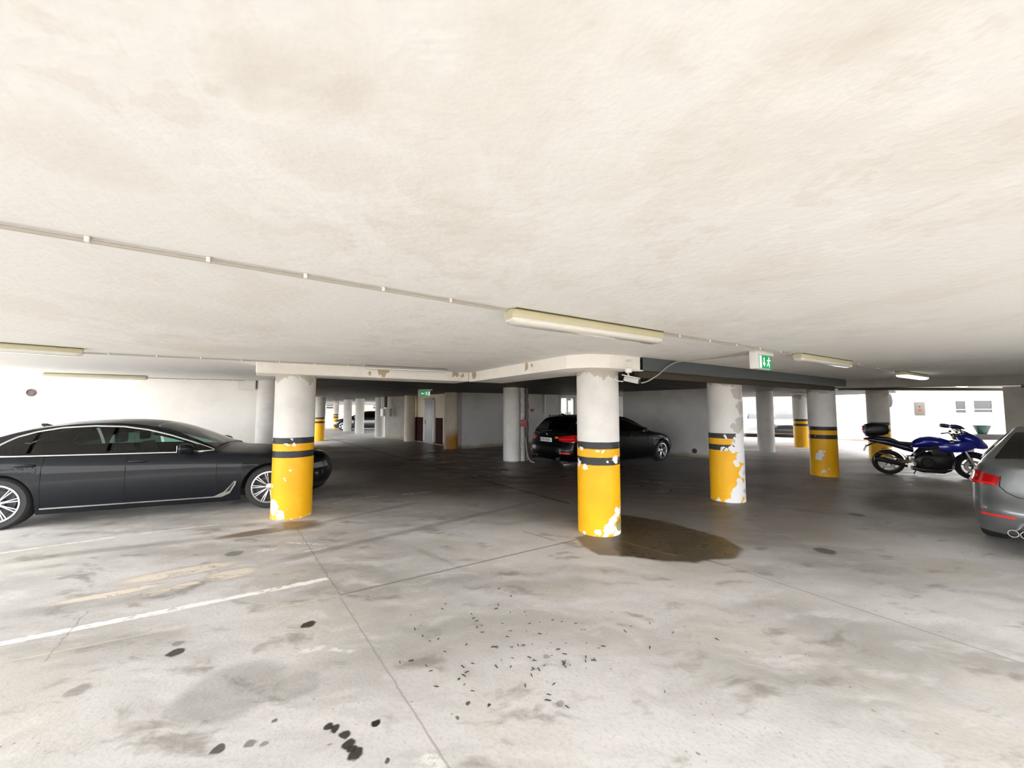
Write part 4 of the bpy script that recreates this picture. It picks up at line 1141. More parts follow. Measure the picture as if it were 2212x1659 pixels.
ceiling_lamp(at(95, 812, CH - .06), at(318, 818, CH - .06), .12, 'dark slim lamp close to the left white wall')
conduit(at(318, 817, CH - .02), at(528, 822, CH - .02), 'thin conduit close to the left white wall', brackets=4)
lp = ceiling_lamp(at(787, 793, CH - .03) - V * .03, at(965, 801, CH - .03) - V * .03, .07, 'slim bare strip lamp in front of the left white beam', drop=.06, housing=simple('grey_lamp_tray', (.3, .3, .33), .4))

M_GREEN = simple('exit_sign_green', (0.0, 0.30, 0.10), .35, emit=(0, .6, .2), estr=.03)
M_SIGNW = simple('exit_sign_white', (0.9, 0.92, 0.9), .35, emit=(1, 1, 1), estr=.06)
def exit_sign(loc, rz, label, kind, s=1.0):
    r = empty('exit_sign', loc, rz, label, 'exit sign')                 # face towards local -y
    bm = NB(); box(bm, (0, .03, -.025), (.40 * s, .10, .05), bev=.012); obj('mount', bm, M_WPL, r)
    bm = NB(); box(bm, (-.045 * s, .03, -.12 * s), (.36 * s, .07, .19 * s), bev=.008); obj('sign_box', bm, M_WPL, r)
    bm = NB(); box(bm, (0, -.008, -.13 * s), (.30 * s, .004, .155 * s), bev=.001); p = obj('green_panel', bm, M_GREEN, r)
    y = -.0115
    def flat(pts, nm):
        bm = NB()
        for poly in pts:
            vs = [bm.verts.new((x * s, y, (z - .13) * s)) for x, z in poly]
            vb = [bm.verts.new((x * s, y + .002, (z - .13) * s)) for x, z in poly]
            bm.faces.new(vs); k = len(vs)
            for i in range(k): bm.faces.new((vs[i], vs[(i + 1) % k], vb[(i + 1) % k], vb[i]))
        obj(nm, bm, M_SIGNW, p, smooth=False)
    if kind == 'down':
        flat([[(-.145, -.072), (-.095, -.072), (-.095, .072), (-.145, .072)]], 'white_bar')
        flat([[(-.045, .055), (-.045, -.01), (-.07, -.01), (-.034, -.055), (.002, -.01), (-.022, -.01), (-.022, .055)]], 'arrow')
        ox, sx = .075, 1
    else:
        flat([[(.09, -.06), (.135, -.06), (.135, .06), (.09, .06)]], 'white_bar')
        flat([[(-.13, 0), (-.09, .035), (-.09, .012), (-.03, .012), (-.03, -.012), (-.09, -.012), (-.09, -.035)]], 'arrow')
        ox, sx = .035, -1
    R = lambda pts: [(ox + sx * x, z) for x, z in pts]
    flat([R([(.012 + .013 * math.cos(k * math.pi / 4), .052 + .013 * math.sin(k * math.pi / 4)) for k in range(8)]),
          R([(-.008, .035), (.018, .035), (.012, -.005), (-.014, -.002)]),
          R([(-.014, -.002), (.012, -.005), (.030, -.028), (.022, -.060), (.008, -.056), (.014, -.032), (-.004, -.018)]),
          R([(-.014, -.002), (-.002, -.012), (-.018, -.036), (-.045, -.050), (-.050, -.040), (-.026, -.026)]),
          R([(-.008, .035), (-.010, .022), (-.036, .012), (-.040, .022)]), R([(.018, .035), (.036, .012), (.052, .020), (.048, .030), (.038, .026), (.026, .038)])], 'running_figure')
    return r
e = at(1651, 768, CH - .05)
exit_sign(Vector((e.x, e.y, CH)), TH + .02, 'green exit sign with down arrow and running figure hanging in front of the steel beam', 'down')
e = atY(919, 843, 13.4)
exit_sign(Vector((e.x, e.y, CH)), .05, 'small green exit sign with running figure hanging before the lobby door', 'left', 1.15)
# loose cable from the exit sign over the steel beam to the security camera
bm = NB()
pts = [at(1616, 765, CH - .03), at(1575, 770, CH - .015), at(1520, 777, CH - .012), at(1468, 781, CH - .012)]
q = pts[-1]; pts += [atY(1450, 787, 5.29), atY(1436, 797, 5.21), atY(1425, 807, 5.14), atY(1412, 816, 5.10), atY(1402, 822, 5.08), atY(1392, 826, 5.05), atY(1385, 827, 5.03)]
pp = []
for i in range(len(pts) - 1):
    for k in range(5):
        t_ = k / 5; p0, p1, p2, p3 = pts[max(i - 1, 0)], pts[i], pts[i + 1], pts[min(i + 2, len(pts) - 1)]
        pp.append(.5 * ((2 * p1) + (p2 - p0) * t_ + (2 * p0 - 5 * p1 + 4 * p2 - p3) * t_**2 + (3 * p1 - p0 - 3 * p2 + p3) * t_**3))
tube(bm, pp + [pts[-1]], .008, 8)
obj('loose_cable', bm, M_GREYPL, label='loose pale cable sagging from the exit sign across the grey steel beam', cat='cable', kind='thing')
# security camera
cp = atY(1364, 821, 5.06)
r = empty('security_camera', cp, 0, 'white security camera on an arm beside the head of the centre pillar', 'camera')
M_ = Matrix.Rotation(math.radians(-28), 4, 'Z') @ Matrix.Rotation(math.radians(14), 4, 'Y')
bm = NB(); box(bm, (0, 0, 0), (.19, .075, .065), bev=.008, M=M_); obj('camera_body', bm, simple('camera_grey', (.5, .5, .49), .4), r)
bm = NB(); box(bm, (-.015, 0, .042), (.23, .095, .012), bev=.004, M=M_); obj('sun_shield', bm, M_WPL, r)
bm = NB(); lathe(bm, [(0, .0), (.026, 0), (.026, .012), (0, .012)], 20, M=M_ @ Matrix.Translation((.095, 0, 0)) @ Matrix.Rotation(math.pi / 2, 4, 'Y')); obj('lens', bm, M_BLKPL, r)
bm = NB(); tube(bm, [(-.03, 0, .04), (-.04, .02, .10), (-.02, .06, .16)], .012, 8); tube(bm, [(-.11, .0, -.02), (-.17, .03, -.01), (-.2, .08, .02)], .006, 6); obj('arm', bm, M_WPL, r)
jp = atY(1358, 800, 4.78)
r = empty('junction_lamp', jp, 0, 'small white lamp with a bent bracket at the end of the steel beam', 'lamp')
bm = NB(); lathe(bm, [(0, -.03), (.035, -.03), (.045, -.01), (.045, .02), (.03, .035), (0, .035)], 24); obj('lamp_base', bm, M_WPL, r)
bm = NB(); tube(bm, [(.03, 0, .02), (.05, 0, .06), (.05, .03, .13), (.04, .14, .14)], .014, 8); obj('bracket', bm, M_WPL, r)
bm = NB(); box(bm, (.12, .05, .0), (.14, .05, .012), bev=.004); obj('shelf_plate', bm, M_WPL, r)
# small details on walls
def on_line(px, A, d):
    k = (px - CX) / F; return A + d * ((k * A.y - A.x) / (d.x - k * d.y))
def disc(p, n, r, h, name, m, label, cat):
    bm = NB(); q = Vector(n).to_track_quat('Z', 'Y').to_matrix().to_4x4()
    lathe(bm, [(0, 0), (r, 0), (r, h * .6), (r * .8, h), (r * .7, h * .5), (0, h * .5)], 28, M=q)
    return obj(name, bm, m, loc=p, label=label, cat=cat)
LWd = (LW1 - LW0).normalized(); n_l = Vector((LWd.y, -LWd.x, 0))
p = on_line(68, LW0, LWd); p = Vector((p.x, p.y, 0)); p.z = EYE + (883 - 848) * p.y / F
disc(p + n_l * .004, n_l, .085, .03, 'wall_vent', simple('dark_vent', (.09, .07, .065), .7), 'round dark vent cap high on the left white wall', 'vent')
d3 = (W3B - W3A).normalized(); n3 = Vector((d3.y, -d3.x, 0)); n3 = n3 if n3.y < 0 else -n3
p = on_line(1497, W3A, d3); p.z = EYE + (883 - 973) * p.y / F
disc(p + n3 * .004, n3, .085, .03, 'wall_vent', simple('dark_vent'  , (.09, .07, .065), .7), 'round dark vent cap low on the grey wall behind the estate car nose', 'vent')
# bandaged pipes, red box, hose beside the pillar
cpil = centre(1106, 997)
pb_ = Vector((.34, 12.20, 0))
r = empty('wrapped_pipes', pb_, 0, 'pair of white bandaged riser pipes against the right side of the plain pillar', 'pipe')
for dx, dy, rad in ((0, 0, .075), (.13, .10, .055)):
    bm = NB(); random.seed(int(dx * 100) + 5)
    tube(bm, [(dx + random.uniform(-.008, .008), dy, .02 + i * (CH - .04) / 30) for i in range(31)], [rad * random.uniform(.88, 1.1) for _ in range(31)], 14)
    obj('pipe', bm, simple('wrinkled_bandage', (.66, .64, .62), .6, var=.35, nscale=9) if dx == 0 else simple('dark_lagging', (.16, .15, .145), .7), r)
fb = atY(1131, 914, 12.05)
r = empty('fire_alarm_box', fb, .1, 'small red alarm box on the wrapped pipes beside the plain pillar', 'box')
bm = NB(); box(bm, (0, 0, 0), (.17, .10, .21), bev=.01); obj('case', bm, M_REDP, r)
bm = NB(); box(bm, (.0, -.053, .01), (.10, .008, .10), bev=.002); obj('front_plate', bm, simple('dark_red', (.2, .01, .01), .4), r)
h0 = at(1147, 990)
bm = NB(); hp = [(.42, 12.1, .75), (.44, 12.05, .55), (.46, 12.0, .35), (.50, 11.95, .16), (.56, 11.9, .05), (.68, 11.82, .02)]
tube(bm, hp, .018, 8); obj('drain_hose', bm, M_GREYPL, label='thin grey drain hose curving down to the floor left of the estate car', cat='hose', kind='thing')
nW = Vector((dW.y, -dW.x, 0))
p = onW(1175); 
bm = NB(); tube(bm, [(0, 0, CH - .01), (0, 0, EYE - 11 * p.y / F)], .045, 12); obj('wall_pipe', bm, M_WPL, loc=p + nW * .06, label='short white vertical pipe on the wall above the estate car', cat='pipe', kind='thing')
for px, py, sx, sz, lab in ((1150, 887, .28, .10, 'small red arrow sign on the centre wall left of the short white pipe'), (1187, 899, .10, .16, 'small faded red notice on the centre wall right of the short white pipe')):
    p = onW(px); z = EYE + (883 - py) * p.y / F
    bm = NB()
    if sx > .2:
        pts = [(-.5, .5), (.1, .5), (.1, .3), (.5, .5), (.2, -.1), (-.1, -.5), (-.4, -.1)]
        vs = [bm.verts.new((a * sx, -.008, b * sz * 1.6)) for a, b in pts]; vb = [bm.verts.new((a * sx, 0, b * sz * 1.6)) for a, b in pts]
        bm.faces.new(vs); bm.faces.new(vb[::-1])
        for i in range(len(pts)): bm.faces.new((vs[i], vs[(i + 1) % len(pts)], vb[(i + 1) % len(pts)], vb[i]))
    else: box(bm, (0, -.005, 0), (sx, .01, sz))
    obj('wall_sign', bm, M_REDP if sx > .2 else simple('faded_red', (.32, .12, .10), .6), smooth=False, loc=Vector((p.x, p.y, z)) + nW * .003, rz=math.atan2(dW.y, dW.x), label=lab, cat='sign', kind='thing')
# window in the centre wall
wc = (wa + wb) / 2; ww = (wb - wa).length; az = math.atan2(dW.y, dW.x)
w1_ = empty('window_1', (wc.x, wc.y, .9), az); w1_['kind'] = 'structure'
bm = NB()
for x, z, sx, sz in ((-ww/2 + .03, .66, .06, 1.32), (ww/2 - .03, .66, .06, 1.32), (0, 1.29, ww, .06), (0, .03, ww, .06), (0, .66, .05, 1.3)):
    box(bm, (x, .08, z), (sx, .07, sz), bev=.004)
obj('window_frame', bm, M_WPL, w1_)
bm = NB(); box(bm, (0, .09, .66), (ww - .08, .008, 1.24)); obj('window_pane', bm, glass('window_glass', (.9, .95, .92)), w1_)
bm = NB(); box(bm, (0, -.06, -.01), (ww + .16, .12, .03), bev=.004); obj('window_sill', bm, M_WPL, w1_)
bm = NB()
for x, z, sx, sz in ((-ww/2 - .05, .69, .10, 1.5), (ww/2 + .05, .69, .10, 1.5), (0, 1.39, ww + .2, .12)): box(bm, (x, -.012, z), (sx, .024, sz), bev=.003)
obj('window_surround', bm, M_WHITE, w1_)
# lobby door and dado panels
dL = (B1 - A1).normalized(); nL = Vector((dL.y, -dL.x, 0)); nL = nL if nL.y < 0 else -nL; aL = math.atan2(dL.y, dL.x)
d0, d1 = on_line(919.5, A1, dL), on_line(937.5, A1, dL); dc = (d0 + d1) / 2; dw_ = (d1 - d0).length
dr = empty('door_1', dc + nL * .0, aL); dr['kind'] = 'structure'
sgn = -1 if (Matrix.Rotation(aL, 3, 'Z') @ Vector((0, -1, 0))).dot(nL) > 0 else 1
bm = NB(); box(bm, (0, sgn * .03, 1.03), (dw_ - .06, .04, 2.05), bev=.004); dl = obj('door_leaf', bm, simple('blue_grey_door', (.34, .35, .36), .45), dr)
bm = NB()
for x, z, sx, sz in ((-dw_/2 - .02, 1.05, .09, 2.1), (dw_/2 + .05, 1.05, .16, 2.1)): box(bm, (x, sgn * .02, z), (sx, .06, sz), bev=.004)
obj('door_frame', bm, M_WHITE, dr)
bm = NB(); box(bm, (0, sgn * .03, 2.11), (dw_ + .04, .08, .07), bev=.004); obj('door_head', bm, simple('grey_green_trim', (.25, .25, .2), .5), dr)
bm = NB(); box(bm, (-dw_/2 + .12, sgn * .055, 1.0), (.04, .02, .2), bev=.004); tube(bm, [(-dw_/2 + .12, sgn * .06, 1.05), (-dw_/2 + .12, sgn * .10, 1.05), (-dw_/2 + .24, sgn * .10, 1.05)], .012, 8); obj('door_handle', bm, M_BLKPL, dl)
M_DADO = simple('dark_maroon_dado', (0.045, 0.014, 0.016), .9, spec=.1)
for a, b, lab in ((899, 914.5, 'dark maroon dado panel left of the lobby door'), (942.5, 957, 'dark maroon dado panel right of the lobby door')):
    q0, q1 = on_line(a, A1, dL), on_line(b, A1, dL); c = (q0 + q1) / 2
    bm = NB(); box(bm, (0, sgn * .012, .64), ((q1 - q0).length, .022, 1.18), bev=.002); obj('dado_board', bm, M_DADO, loc=c, rz=aL, smooth=False, label=lab, cat='panel', kind='thing')
# service boxes and pipes on the pier
pq = Vector((-6.95, 21.2, 0))
bm = NB(); tube(bm, [(0, 0, CH - .01), (0, 0, 1.72)], .09, 12); obj('vent_duct', bm, simple('dark_duct', (.07, .065, .06), .5), loc=atY(834, 940, 21.0) * Vector((1, 1, 0)) if False else Vector((-6.93, 21.1, 0)), label='dark vertical duct at the head of the service pier', cat='duct', kind='thing')
bm = NB(); tube(bm, [(0, 0, CH - .01), (0, 0, 1.70)], .035, 10); obj('riser_pipe', bm, M_WPL, loc=Vector((-7.12, 21.15, 0)), label='thin pale pipe left of the dark duct on the service pier', cat='pipe', kind='thing')
for x, z, w, h, m, lab in ((-7.02, 1.45, .24, .42, M_WPL, 'pale electric box under the dark duct on the service pier'), (-6.66, 1.45, .18, .44, M_GREYPL, 'grey electric box beside the pale one on the service pier')):
    r = empty('electric_box', (x, 21.0, z), -.6, lab, 'box')
    bm = NB(); box(bm, (0, 0, 0), (w, .16, h), bev=.01); obj('case', bm, m, r)
    bm = NB(); box(bm, (0, -.083, 0), (w * .86, .008, h * .9), bev=.003); obj('lid', bm, m, r)

# ---------------------------------------------------------------- things by the right opening
def quad_building(): pass
w0 = WR0.to_3d(); wd = (WR1 - WR0).normalized().to_3d(); nR = Vector((wd.y, -wd.x, 0)); nR = nR if nR.x < 0 else -nR
p = on_line(1986, w0, wd); z = EYE + (883 - 883) * 1.0
r = empty('meter_box', Vector((p.x, p.y, EYE)) + nR * .09, math.atan2(wd.y, wd.x), 'white box with a red mark fixed on the bright wall right of the backlit pillar', 'box')
bm = NB(); box(bm, (0, 0, 0), (.34, .17, .62), bev=.012); obj('case', bm, simple('cream_box', (.115, .105, .09), .6), r)
sg = 1 if (Matrix.Rotation(math.atan2(wd.y, wd.x), 3, 'Z') @ Vector((0, 1, 0))).dot(nR) > 0 else -1
bm = NB(); box(bm, (.02, sg * .088, 0), (.27, .012, .54), bev=.004); obj('lid', bm, simple('cream_box', (.115, .105, .09), .6), r)
bm = NB(); box(bm, (.02, sg * .096, -.07), (.10, .004, .09)); obj('red_mark', bm, M_REDP, r)
bm = NB(); lathe(bm, [(0, 0), (.03, 0), (.03, .006), (0, .006)], 16, M=Matrix.Translation((.02, sg * .094, .10)) @ Matrix.Rotation(-sg * math.pi / 2, 4, 'X')); obj('lock', bm, M_BLKPL, r)
q = atY(1921, 865, 13.25)
r = empty('traffic_mirror', q, 0, 'round traffic mirror, its shell coloured backlit-dark, peeping out behind the backlit striped pillar', 'mirror')
bm = NB(); lathe(bm, [(0, -.05), (.12, -.045), (.20, -.02), (.235, 0), (.24, .012), (.225, .015), (0, .03)], 36, M=Matrix.Rotation(math.radians(-62), 4, 'Z') @ Matrix.Rotation(math.pi / 2, 4, 'Y')); obj('mirror_shell', bm, simple('backlit_dark_shell', (.008, .009, .008), .7), r)  # shell colour carries the darkness of being backlit
bm = NB(); tube(bm, [(0, .02, 0), (-.05, .1, .05), (-.05, .12, .45)], .015, 8); obj('arm', bm, M_BLKPL, r)
lc = atY(2135, 939, 14.5)
r = empty('bench_wall', (lc.x, lc.y, 0), -.1, 'dark low ledge carrying the green planter in the bright opening', 'ledge')
bm = NB(); box(bm, (.3, 0, .60), (2.6, .45, .2), bev=.02); obj('ledge_top', bm, simple('black_timber', (.014, .010, .010), .8), r)
for x in (-.8, 1.4):
    bm = NB(); box(bm, (x, 0, .235), (.2, .4, .53), bev=.01); obj('leg', bm, M_DKW, r)
pc = atY(2122, 939, 14.5)
r = empty('planter', (pc.x, pc.y, .701), 0, 'green tapered planter standing on the dark ledge in the opening', 'planter')
bm = NB(); lathe(bm, [(0, 0), (.11, 0), (.12, .02), (.22, .29), (.235, .30), (.235, .33), (.21, .33), (.20, .30), (0, .29)], 28); obj('pot', bm, simple('green_plastic_pot', (.012, .05, .04), .4), r)
bm = NB(); lathe(bm, [(0, .30), (.19, .302), (.1, .315), (0, .32)], 20); obj('soil', bm, simple('soil', (.03, .02, .012), .9), r)
# buildings outside
M_FAC = simple('pale_facade', (.62, .56, .50), .8); M_WIND = simple('dark_window', (.012, .014, .016), .2)
def building(loc, rz, L, H, D, label, wins, m=M_FAC, band=None):
    r = empty('outside_building', loc, rz, label, 'building')
    bm = NB(); box(bm, (0, D / 2, H / 2), (L, D, H)); obj('facade', bm, m, r, smooth=False)
    for x, z, w, h in wins:
        f = NB(); 
        for a, b, c, d in ((-w/2, 0, .06, h + .06), (w/2, 0, .06, h + .06), (0, h/2, w, .06), (0, -h/2, w, .06), (0, -h * .22, w, .05)): box(f, (x + a, -.03, z + b), (c, .08, d))
        fo = obj('window_frame', f, M_WPL, r, smooth=False)
        g = NB(); box(g, (x, -.01, z), (w, .03, h)); obj('window_pane', g, M_WIND, fo, smooth=False)
    if band:
        bm = NB(); box(bm, (0, -.04, band[0]), (L, .1, band[1])); obj('cornice_band', bm, band[2], r, smooth=False)
    return r
building((37.0, 30.0, -.03), 0, 12, 9, 6, 'pale building with dark windows seen through the right opening',
         [(-2.15, 1.83, .86, .98), (-.4, 1.86, 1.5, .98), (2.4, 1.86, 1.5, .98), (-2.15, 4.9, .86, 1.2), (-.4, 4.9, 1.5, 1.2)])
M_PINK = simple('pink_facade', (.42, .27, .25), .8)
building((23.0, 36.0, -.03), -.3, 12, 9, 6, 'pink building outside, seen between the rear right pillars', [(-4, 5, 1.2, 1.4), (-1, 5, 1.2, 1.4), (2, 5, 1.2, 1.4)], M_PINK)
building((-27, 62, -.03), .45, 34, 9, 8, 'pale pink building beyond the far left openings', [(-9, 2.4, 1.3, 1.5), (-2, 2.4, 1.3, 1.5), (5, 2.4, 1.3, 1.5), (9, 2.4, 1.3, 1.5)], simple('pale_pink', (.34, .24, .17), .8))
# green hedge behind the small window
def bush(loc, sx, sy, h, label):
    random.seed(3); bm = NB()
    for _ in range(1500):
        a = random.uniform(0, 2 * math.pi); rr = math.sqrt(random.random()); z = random.uniform(.05, h)
        k = .6 + .4 * math.sin(z / h * math.pi)
        c = Vector((math.cos(a) * rr * sx * k, math.sin(a) * rr * sy * k, z)); s_ = random.uniform(.08, .16)
        d = Vector((random.gauss(0, 1), random.gauss(0, 1), random.gauss(0, 1))).normalized(); e = d.orthogonal().normalized()
        bm.faces.new([bm.verts.new(c + d * s_), bm.verts.new(c + e * s_ * .5), bm.verts.new(c - d * s_), bm.verts.new(c - e * s_ * .5)])
    r = empty('bush', loc, 0, label, 'bush')
    obj('foliage', bm, simple('green_leaves', (.012, .035, .006), .7, var=.3, nscale=3), r, smooth=False)
    bm = NB(); tube(bm, [(0, 0, 0), (.05, 0, h * .7)], .06, 8); obj('stem', bm, M_DKW, r)
g = on_line(1236, C1_ + Vector((-dW.y, dW.x, 0)) * 1.5, dW)
bush(Vector((g.x, g.y, -.03)), .36, .5, 3.4, 'green bush outside the small centre wall window')

# ---------------------------------------------------------------- litter on the floor
random.seed(11)
bm = NB(); tube(bm, [(-.016, 0, .003), (-.005, .002, .004), (.006, -.001, .004), (.016, .002, .003)], [.0015, .0032, .0028, .0012], 6)
ck = obj('dry_catkin', bm, simple('dry_brown', (.05, .035, .022), .9))
lab = 'tiny dry brown catkin lying on the pale foreground concrete'
n = 0
while n < 96:
    px, py = random.gauss(1120, 130), random.gauss(1385, 62)
    if not (820 < px < 1560 and 1255 < py < 1560): continue
    o = ck if n == 0 else ck.copy()
    if n: COL.objects.link(o)
    p = at(px, py); o.location = (p.x, p.y, 0.0005); o.rotation_euler = (0, 0, random.uniform(0, 6.28)); s_ = random.uniform(.5, 1.25); o.scale = (s_, s_, s_)
    tag(o, lab, 'catkin', 'dry catkins scattered on the foreground floor', 'thing'); n += 1
# ---------------------------------------------------------------- blue motorcycle
M_MB = carpaint('deep_blue_paint', (0.002, 0.008, 0.30), .2, .25)
M_MK = simple('satin_black', (0.008, 0.008, 0.009), .4)
M_MS = simple('polished_alloy', (0.62, 0.60, 0.56), .25, .95)
M_GOLD = simple('dull_bronze_swingarm', (0.30, 0.25, 0.16), .4, .7)
hm = math.radians(-35); fm = Vector((math.cos(hm), math.sin(hm), 0))
mp_ = at(1920, 1024)
mt = empty('motorcycle', (mp_.x, mp_.y, 0), hm, 'blue motorcycle with a black top box parked before the backlit striped pillar', 'motorcycle')
WB = 1.44; RW = .305
def mwheel(x, w):
    bm = NB(); lathe(bm, [(.215, -w/2 + .02), (.25, -w/2), (.285, -w/2 + .012), (RW, -w/5), (RW, w/5), (.285, w/2 - .012), (.25, w/2), (.215, w/2 - .02), (.20, 0)], 48, closed=True)
    t = obj('wheel', bm, M_TYRE, mt); t.rotation_mode = 'ZYX'; t.location = (x, 0, RW); t.rotation_euler = (math.pi / 2, 0, .4)
    bm = NB(); lathe(bm, [(.222, -w/2 + .025), (.222, w/2 - .025), (.200, w/2 - .03), (.196, 0), (.200, -w/2 + .03)], 44, closed=True)
    lathe(bm, [(0, -.05), (.035, -.05), (.04, 0), (.035, .05), (0, .05)], 20)
    for k in range(5):
        a = 2 * math.pi * k / 5
        box(bm, (0, 0, 0), (.17, .028, .03), bev=.006, M=Matrix.Rotation(a, 4, 'Z') @ Matrix.Translation((.118, 0, 0)))
    obj('wheel_rim', bm, simple('grey_cast_rim', (.12, .12, .12), .4, .6), t)
    for sz in (1, -1):
        bm = NB(); lathe(bm, [(.09, sz * (w/2 - .01)), (.145, sz * (w/2 - .01)), (.145, sz * (w/2 - .015)), (.09, sz * (w/2 - .015))], 36, closed=True); obj('brake_disc', bm, M_MS, t)
        if x == 0: break
mwheel(0, .16); mwheel(WB, .12)
def mpart(nm, f, m, parent=None):
    bm = NB(); f(bm); return obj(nm, bm, m, parent or mt)
# silver spots of the hugger, swing arm
mpart('swing_arm', lambda b: [tube(b, [(0, y, .31), (.28, y, .33), (.52, y * .8, .40)], [.022, .030, .035], 8) for y in (.12, -.12)], M_GOLD)
def hug(b):
    for k in range(16):
        a0 = math.radians(8 + k * 7.6); 
    pts = [(math.cos(math.radians(a)) * .35, 0, RW + math.sin(math.radians(a)) * .35) for a in range(-12, 112, 8)]
    A = [b.verts.new((p[0], .085, p[2] - .01)) for p in pts]; B = [b.verts.new((p[0], 0, p[2] + .012)) for p in pts]; C = [b.verts.new((p[0], -.085, p[2] - .01)) for p in pts]
    for i in range(len(pts) - 1): b.faces.new((A[i], A[i+1], B[i+1], B[i])); b.faces.new((B[i], B[i+1], C[i+1], C[i]))
mpart('rear_hugger', hug, M_MS)
mpart('chain_guard', lambda b: tube(b, [(-.22, -.16, .56), (.05, -.16, .46), (.30, -.15, .36)], [.012, .016, .016], 8), M_GOLD)
mpart('silencer', lambda b: [loft(b, [((-.28, s_ * .19, .40), .05, .06), ((-.1, s_ * .19, .37), .055, .065), ((.18, s_ * .18, .29), .045, .05), ((.32, s_ * .15, .24), .03, .03)], 16, 2.2) for s_ in (-1,)], M_MK)
mpart('engine', lambda b: [loft(b, [((.48, 0, .40), .15, .16), ((.60, 0, .38), .19, .22), ((.85, 0, .38), .20, .24), ((1.0, 0, .40), .17, .20), ((1.08, 0, .44), .14, .16)], 18, 3),
      lathe(b, [(0, 0), (.10, 0), (.115, -.02), (.115, -.06), (0, -.06)], 28, M=Matrix.Translation((.66, -.25, .36)) @ Matrix.Rotation(math.pi / 2, 4, 'X')),
      box(b, (.88, 0, .60), (.26, .34, .20), bev=.02)] + [box(b, (.90, 0, .52 + k * .03), (.30, .40, .008)) for k in range(7)], M_MK)
mpart('radiator', lambda b: box(b, (1.09, 0, .56), (.05, .34, .30), rot=Matrix.Rotation(-.25, 4, 'Y'), bev=.01), M_MK)
mpart('exhaust_headers', lambda b: [tube(b, [(1.02, y, .52), (1.13, y, .42), (1.10, y, .24), (.9, y * .8, .17), (.5, y * .5 - .06, .18)], .022, 10) for y in (-.12, -.04, .04, .12)], simple('blued_steel', (.12, .11, .10), .3, .8))
mpart('belly_pan', lambda b: loft(b, [((.42, 0, .20), .10, .05), ((.6, 0, .17), .15, .07), ((.95, 0, .17), .15, .07), ((1.08, 0, .22), .10, .05)], 16, 2.6), M_MK)
mpart('frame_rail', lambda b: [tube(b, [(.45, s_ * .13, .45), (.62, s_ * .17, .66), (.95, s_ * .16, .80), (1.12, s_ * .06, .86)], [.035, .04, .038, .03], 10) for s_ in (1, -1)], simple('dark_frame', (.03, .03, .035), .35, .5))
mpart('rear_frame', lambda b: [tube(b, [(.45, s_ * .11, .62), (.1, s_ * .10, .74), (-.22, s_ * .08, .84)], .018, 8) for s_ in (1, -1)], M_MK)
mpart('seat', lambda b: loft(b, [((-.30, 0, .90), .07, .03), ((-.22, 0, .90), .115, .045), ((0, 0, .89), .14, .055), ((.12, 0, .85), .14, .055), ((.22, 0, .79), .135, .05), ((.42, 0, .775), .12, .05), ((.54, 0, .80), .09, .045)], 18, 2.6), M_MK)
mpart('tail_fairing', lambda b: loft(b, [((-.40, 0, .88), .05, .03), ((-.28, 0, .85), .09, .055), ((0, 0, .80), .14, .075), ((.3, 0, .70), .15, .085), ((.45, 0, .64), .12, .07)], 18, 2.6), simple('dark_blue_plastic', (.003, .005, .06), .3, coat=.8))
mpart('fuel_tank', lambda b: loft(b, [((.44, 0, .76), .09, .06), ((.50, 0, .79), .14, .10), ((.60, 0, .83), .17, .125), ((.74, 0, .85), .185, .135), ((.92, 0, .835), .175, .13), ((1.06, 0, .81), .13, .10), ((1.14, 0, .79), .08, .06)], 22, 2.4), M_MB)
mpart('side_fairing', lambda b: [loft(b, [((.86, s_ * .20, .74), .02, .06), ((.98, s_ * .23, .74), .03, .11), ((1.14, s_ * .24, .76), .035, .13), ((1.30, s_ * .21, .80), .04, .13), ((1.42, s_ * .15, .84), .04, .12), ((1.54, s_ * .08, .85), .04, .08)], 14, 2.4) for s_ in (1, -1)], M_MB)
mpart('front_fairing', lambda b: loft(b, [((1.20, 0, 1.00), .12, .05), ((1.28, 0, .97), .21, .12), ((1.38, 0, .93), .22, .16), ((1.50, 0, .88), .19, .16), ((1.60, 0, .82), .13, .11), ((1.67, 0, .78), .06, .05)], 22, 2.4), M_MB)
mpart('headlight', lambda b: [loft(b, [((1.54, s_ * .08, .86), .06, .04), ((1.61, s_ * .065, .835), .05, .03)], 14) for s_ in (1, -1)], M_CLEAR)
mpart('windscreen', lambda b: [b.faces.new([b.verts.new(p) for p in ((1.46, .15, 1.03), (1.24, .17, 1.13), (1.17, .09, 1.20), (1.17, 0, 1.215), (1.36, 0, 1.12), (1.50, 0, 1.03))]), b.faces.new([b.verts.new(p) for p in ((1.46, -.15, 1.03), (1.50, 0, 1.03), (1.36, 0, 1.12), (1.17, 0, 1.215), (1.17, -.09, 1.20), (1.24, -.17, 1.13))])], glass('smoked_screen', (.25, .3, .4)))
mpart('fork', lambda b: [tube(b, [(WB, s_ * .10, .30), (WB - .12, s_ * .10, .60), (WB - .27, s_ * .10, .98)], [.028, .026, .022], 10) for s_ in (1, -1)] + [box(b, (WB - .24, 0, .90), (.08, .26, .04), bev=.01)], M_MS)
def fend(b):
    pts = [(WB + math.cos(math.radians(a)) * .335, 0, RW + math.sin(math.radians(a)) * .335) for a in range(20, 150, 9)]
    A = [b.verts.new((p[0], .075, p[2] - .03)) for p in pts]; B = [b.verts.new((p[0], 0, p[2] + .008)) for p in pts]; C = [b.verts.new((p[0], -.075, p[2] - .03)) for p in pts]
    for i in range(len(pts) - 1): b.faces.new((A[i], A[i+1], B[i+1], B[i])); b.faces.new((B[i], B[i+1], C[i+1], C[i]))
mpart('front_mudguard', fend, M_MB)
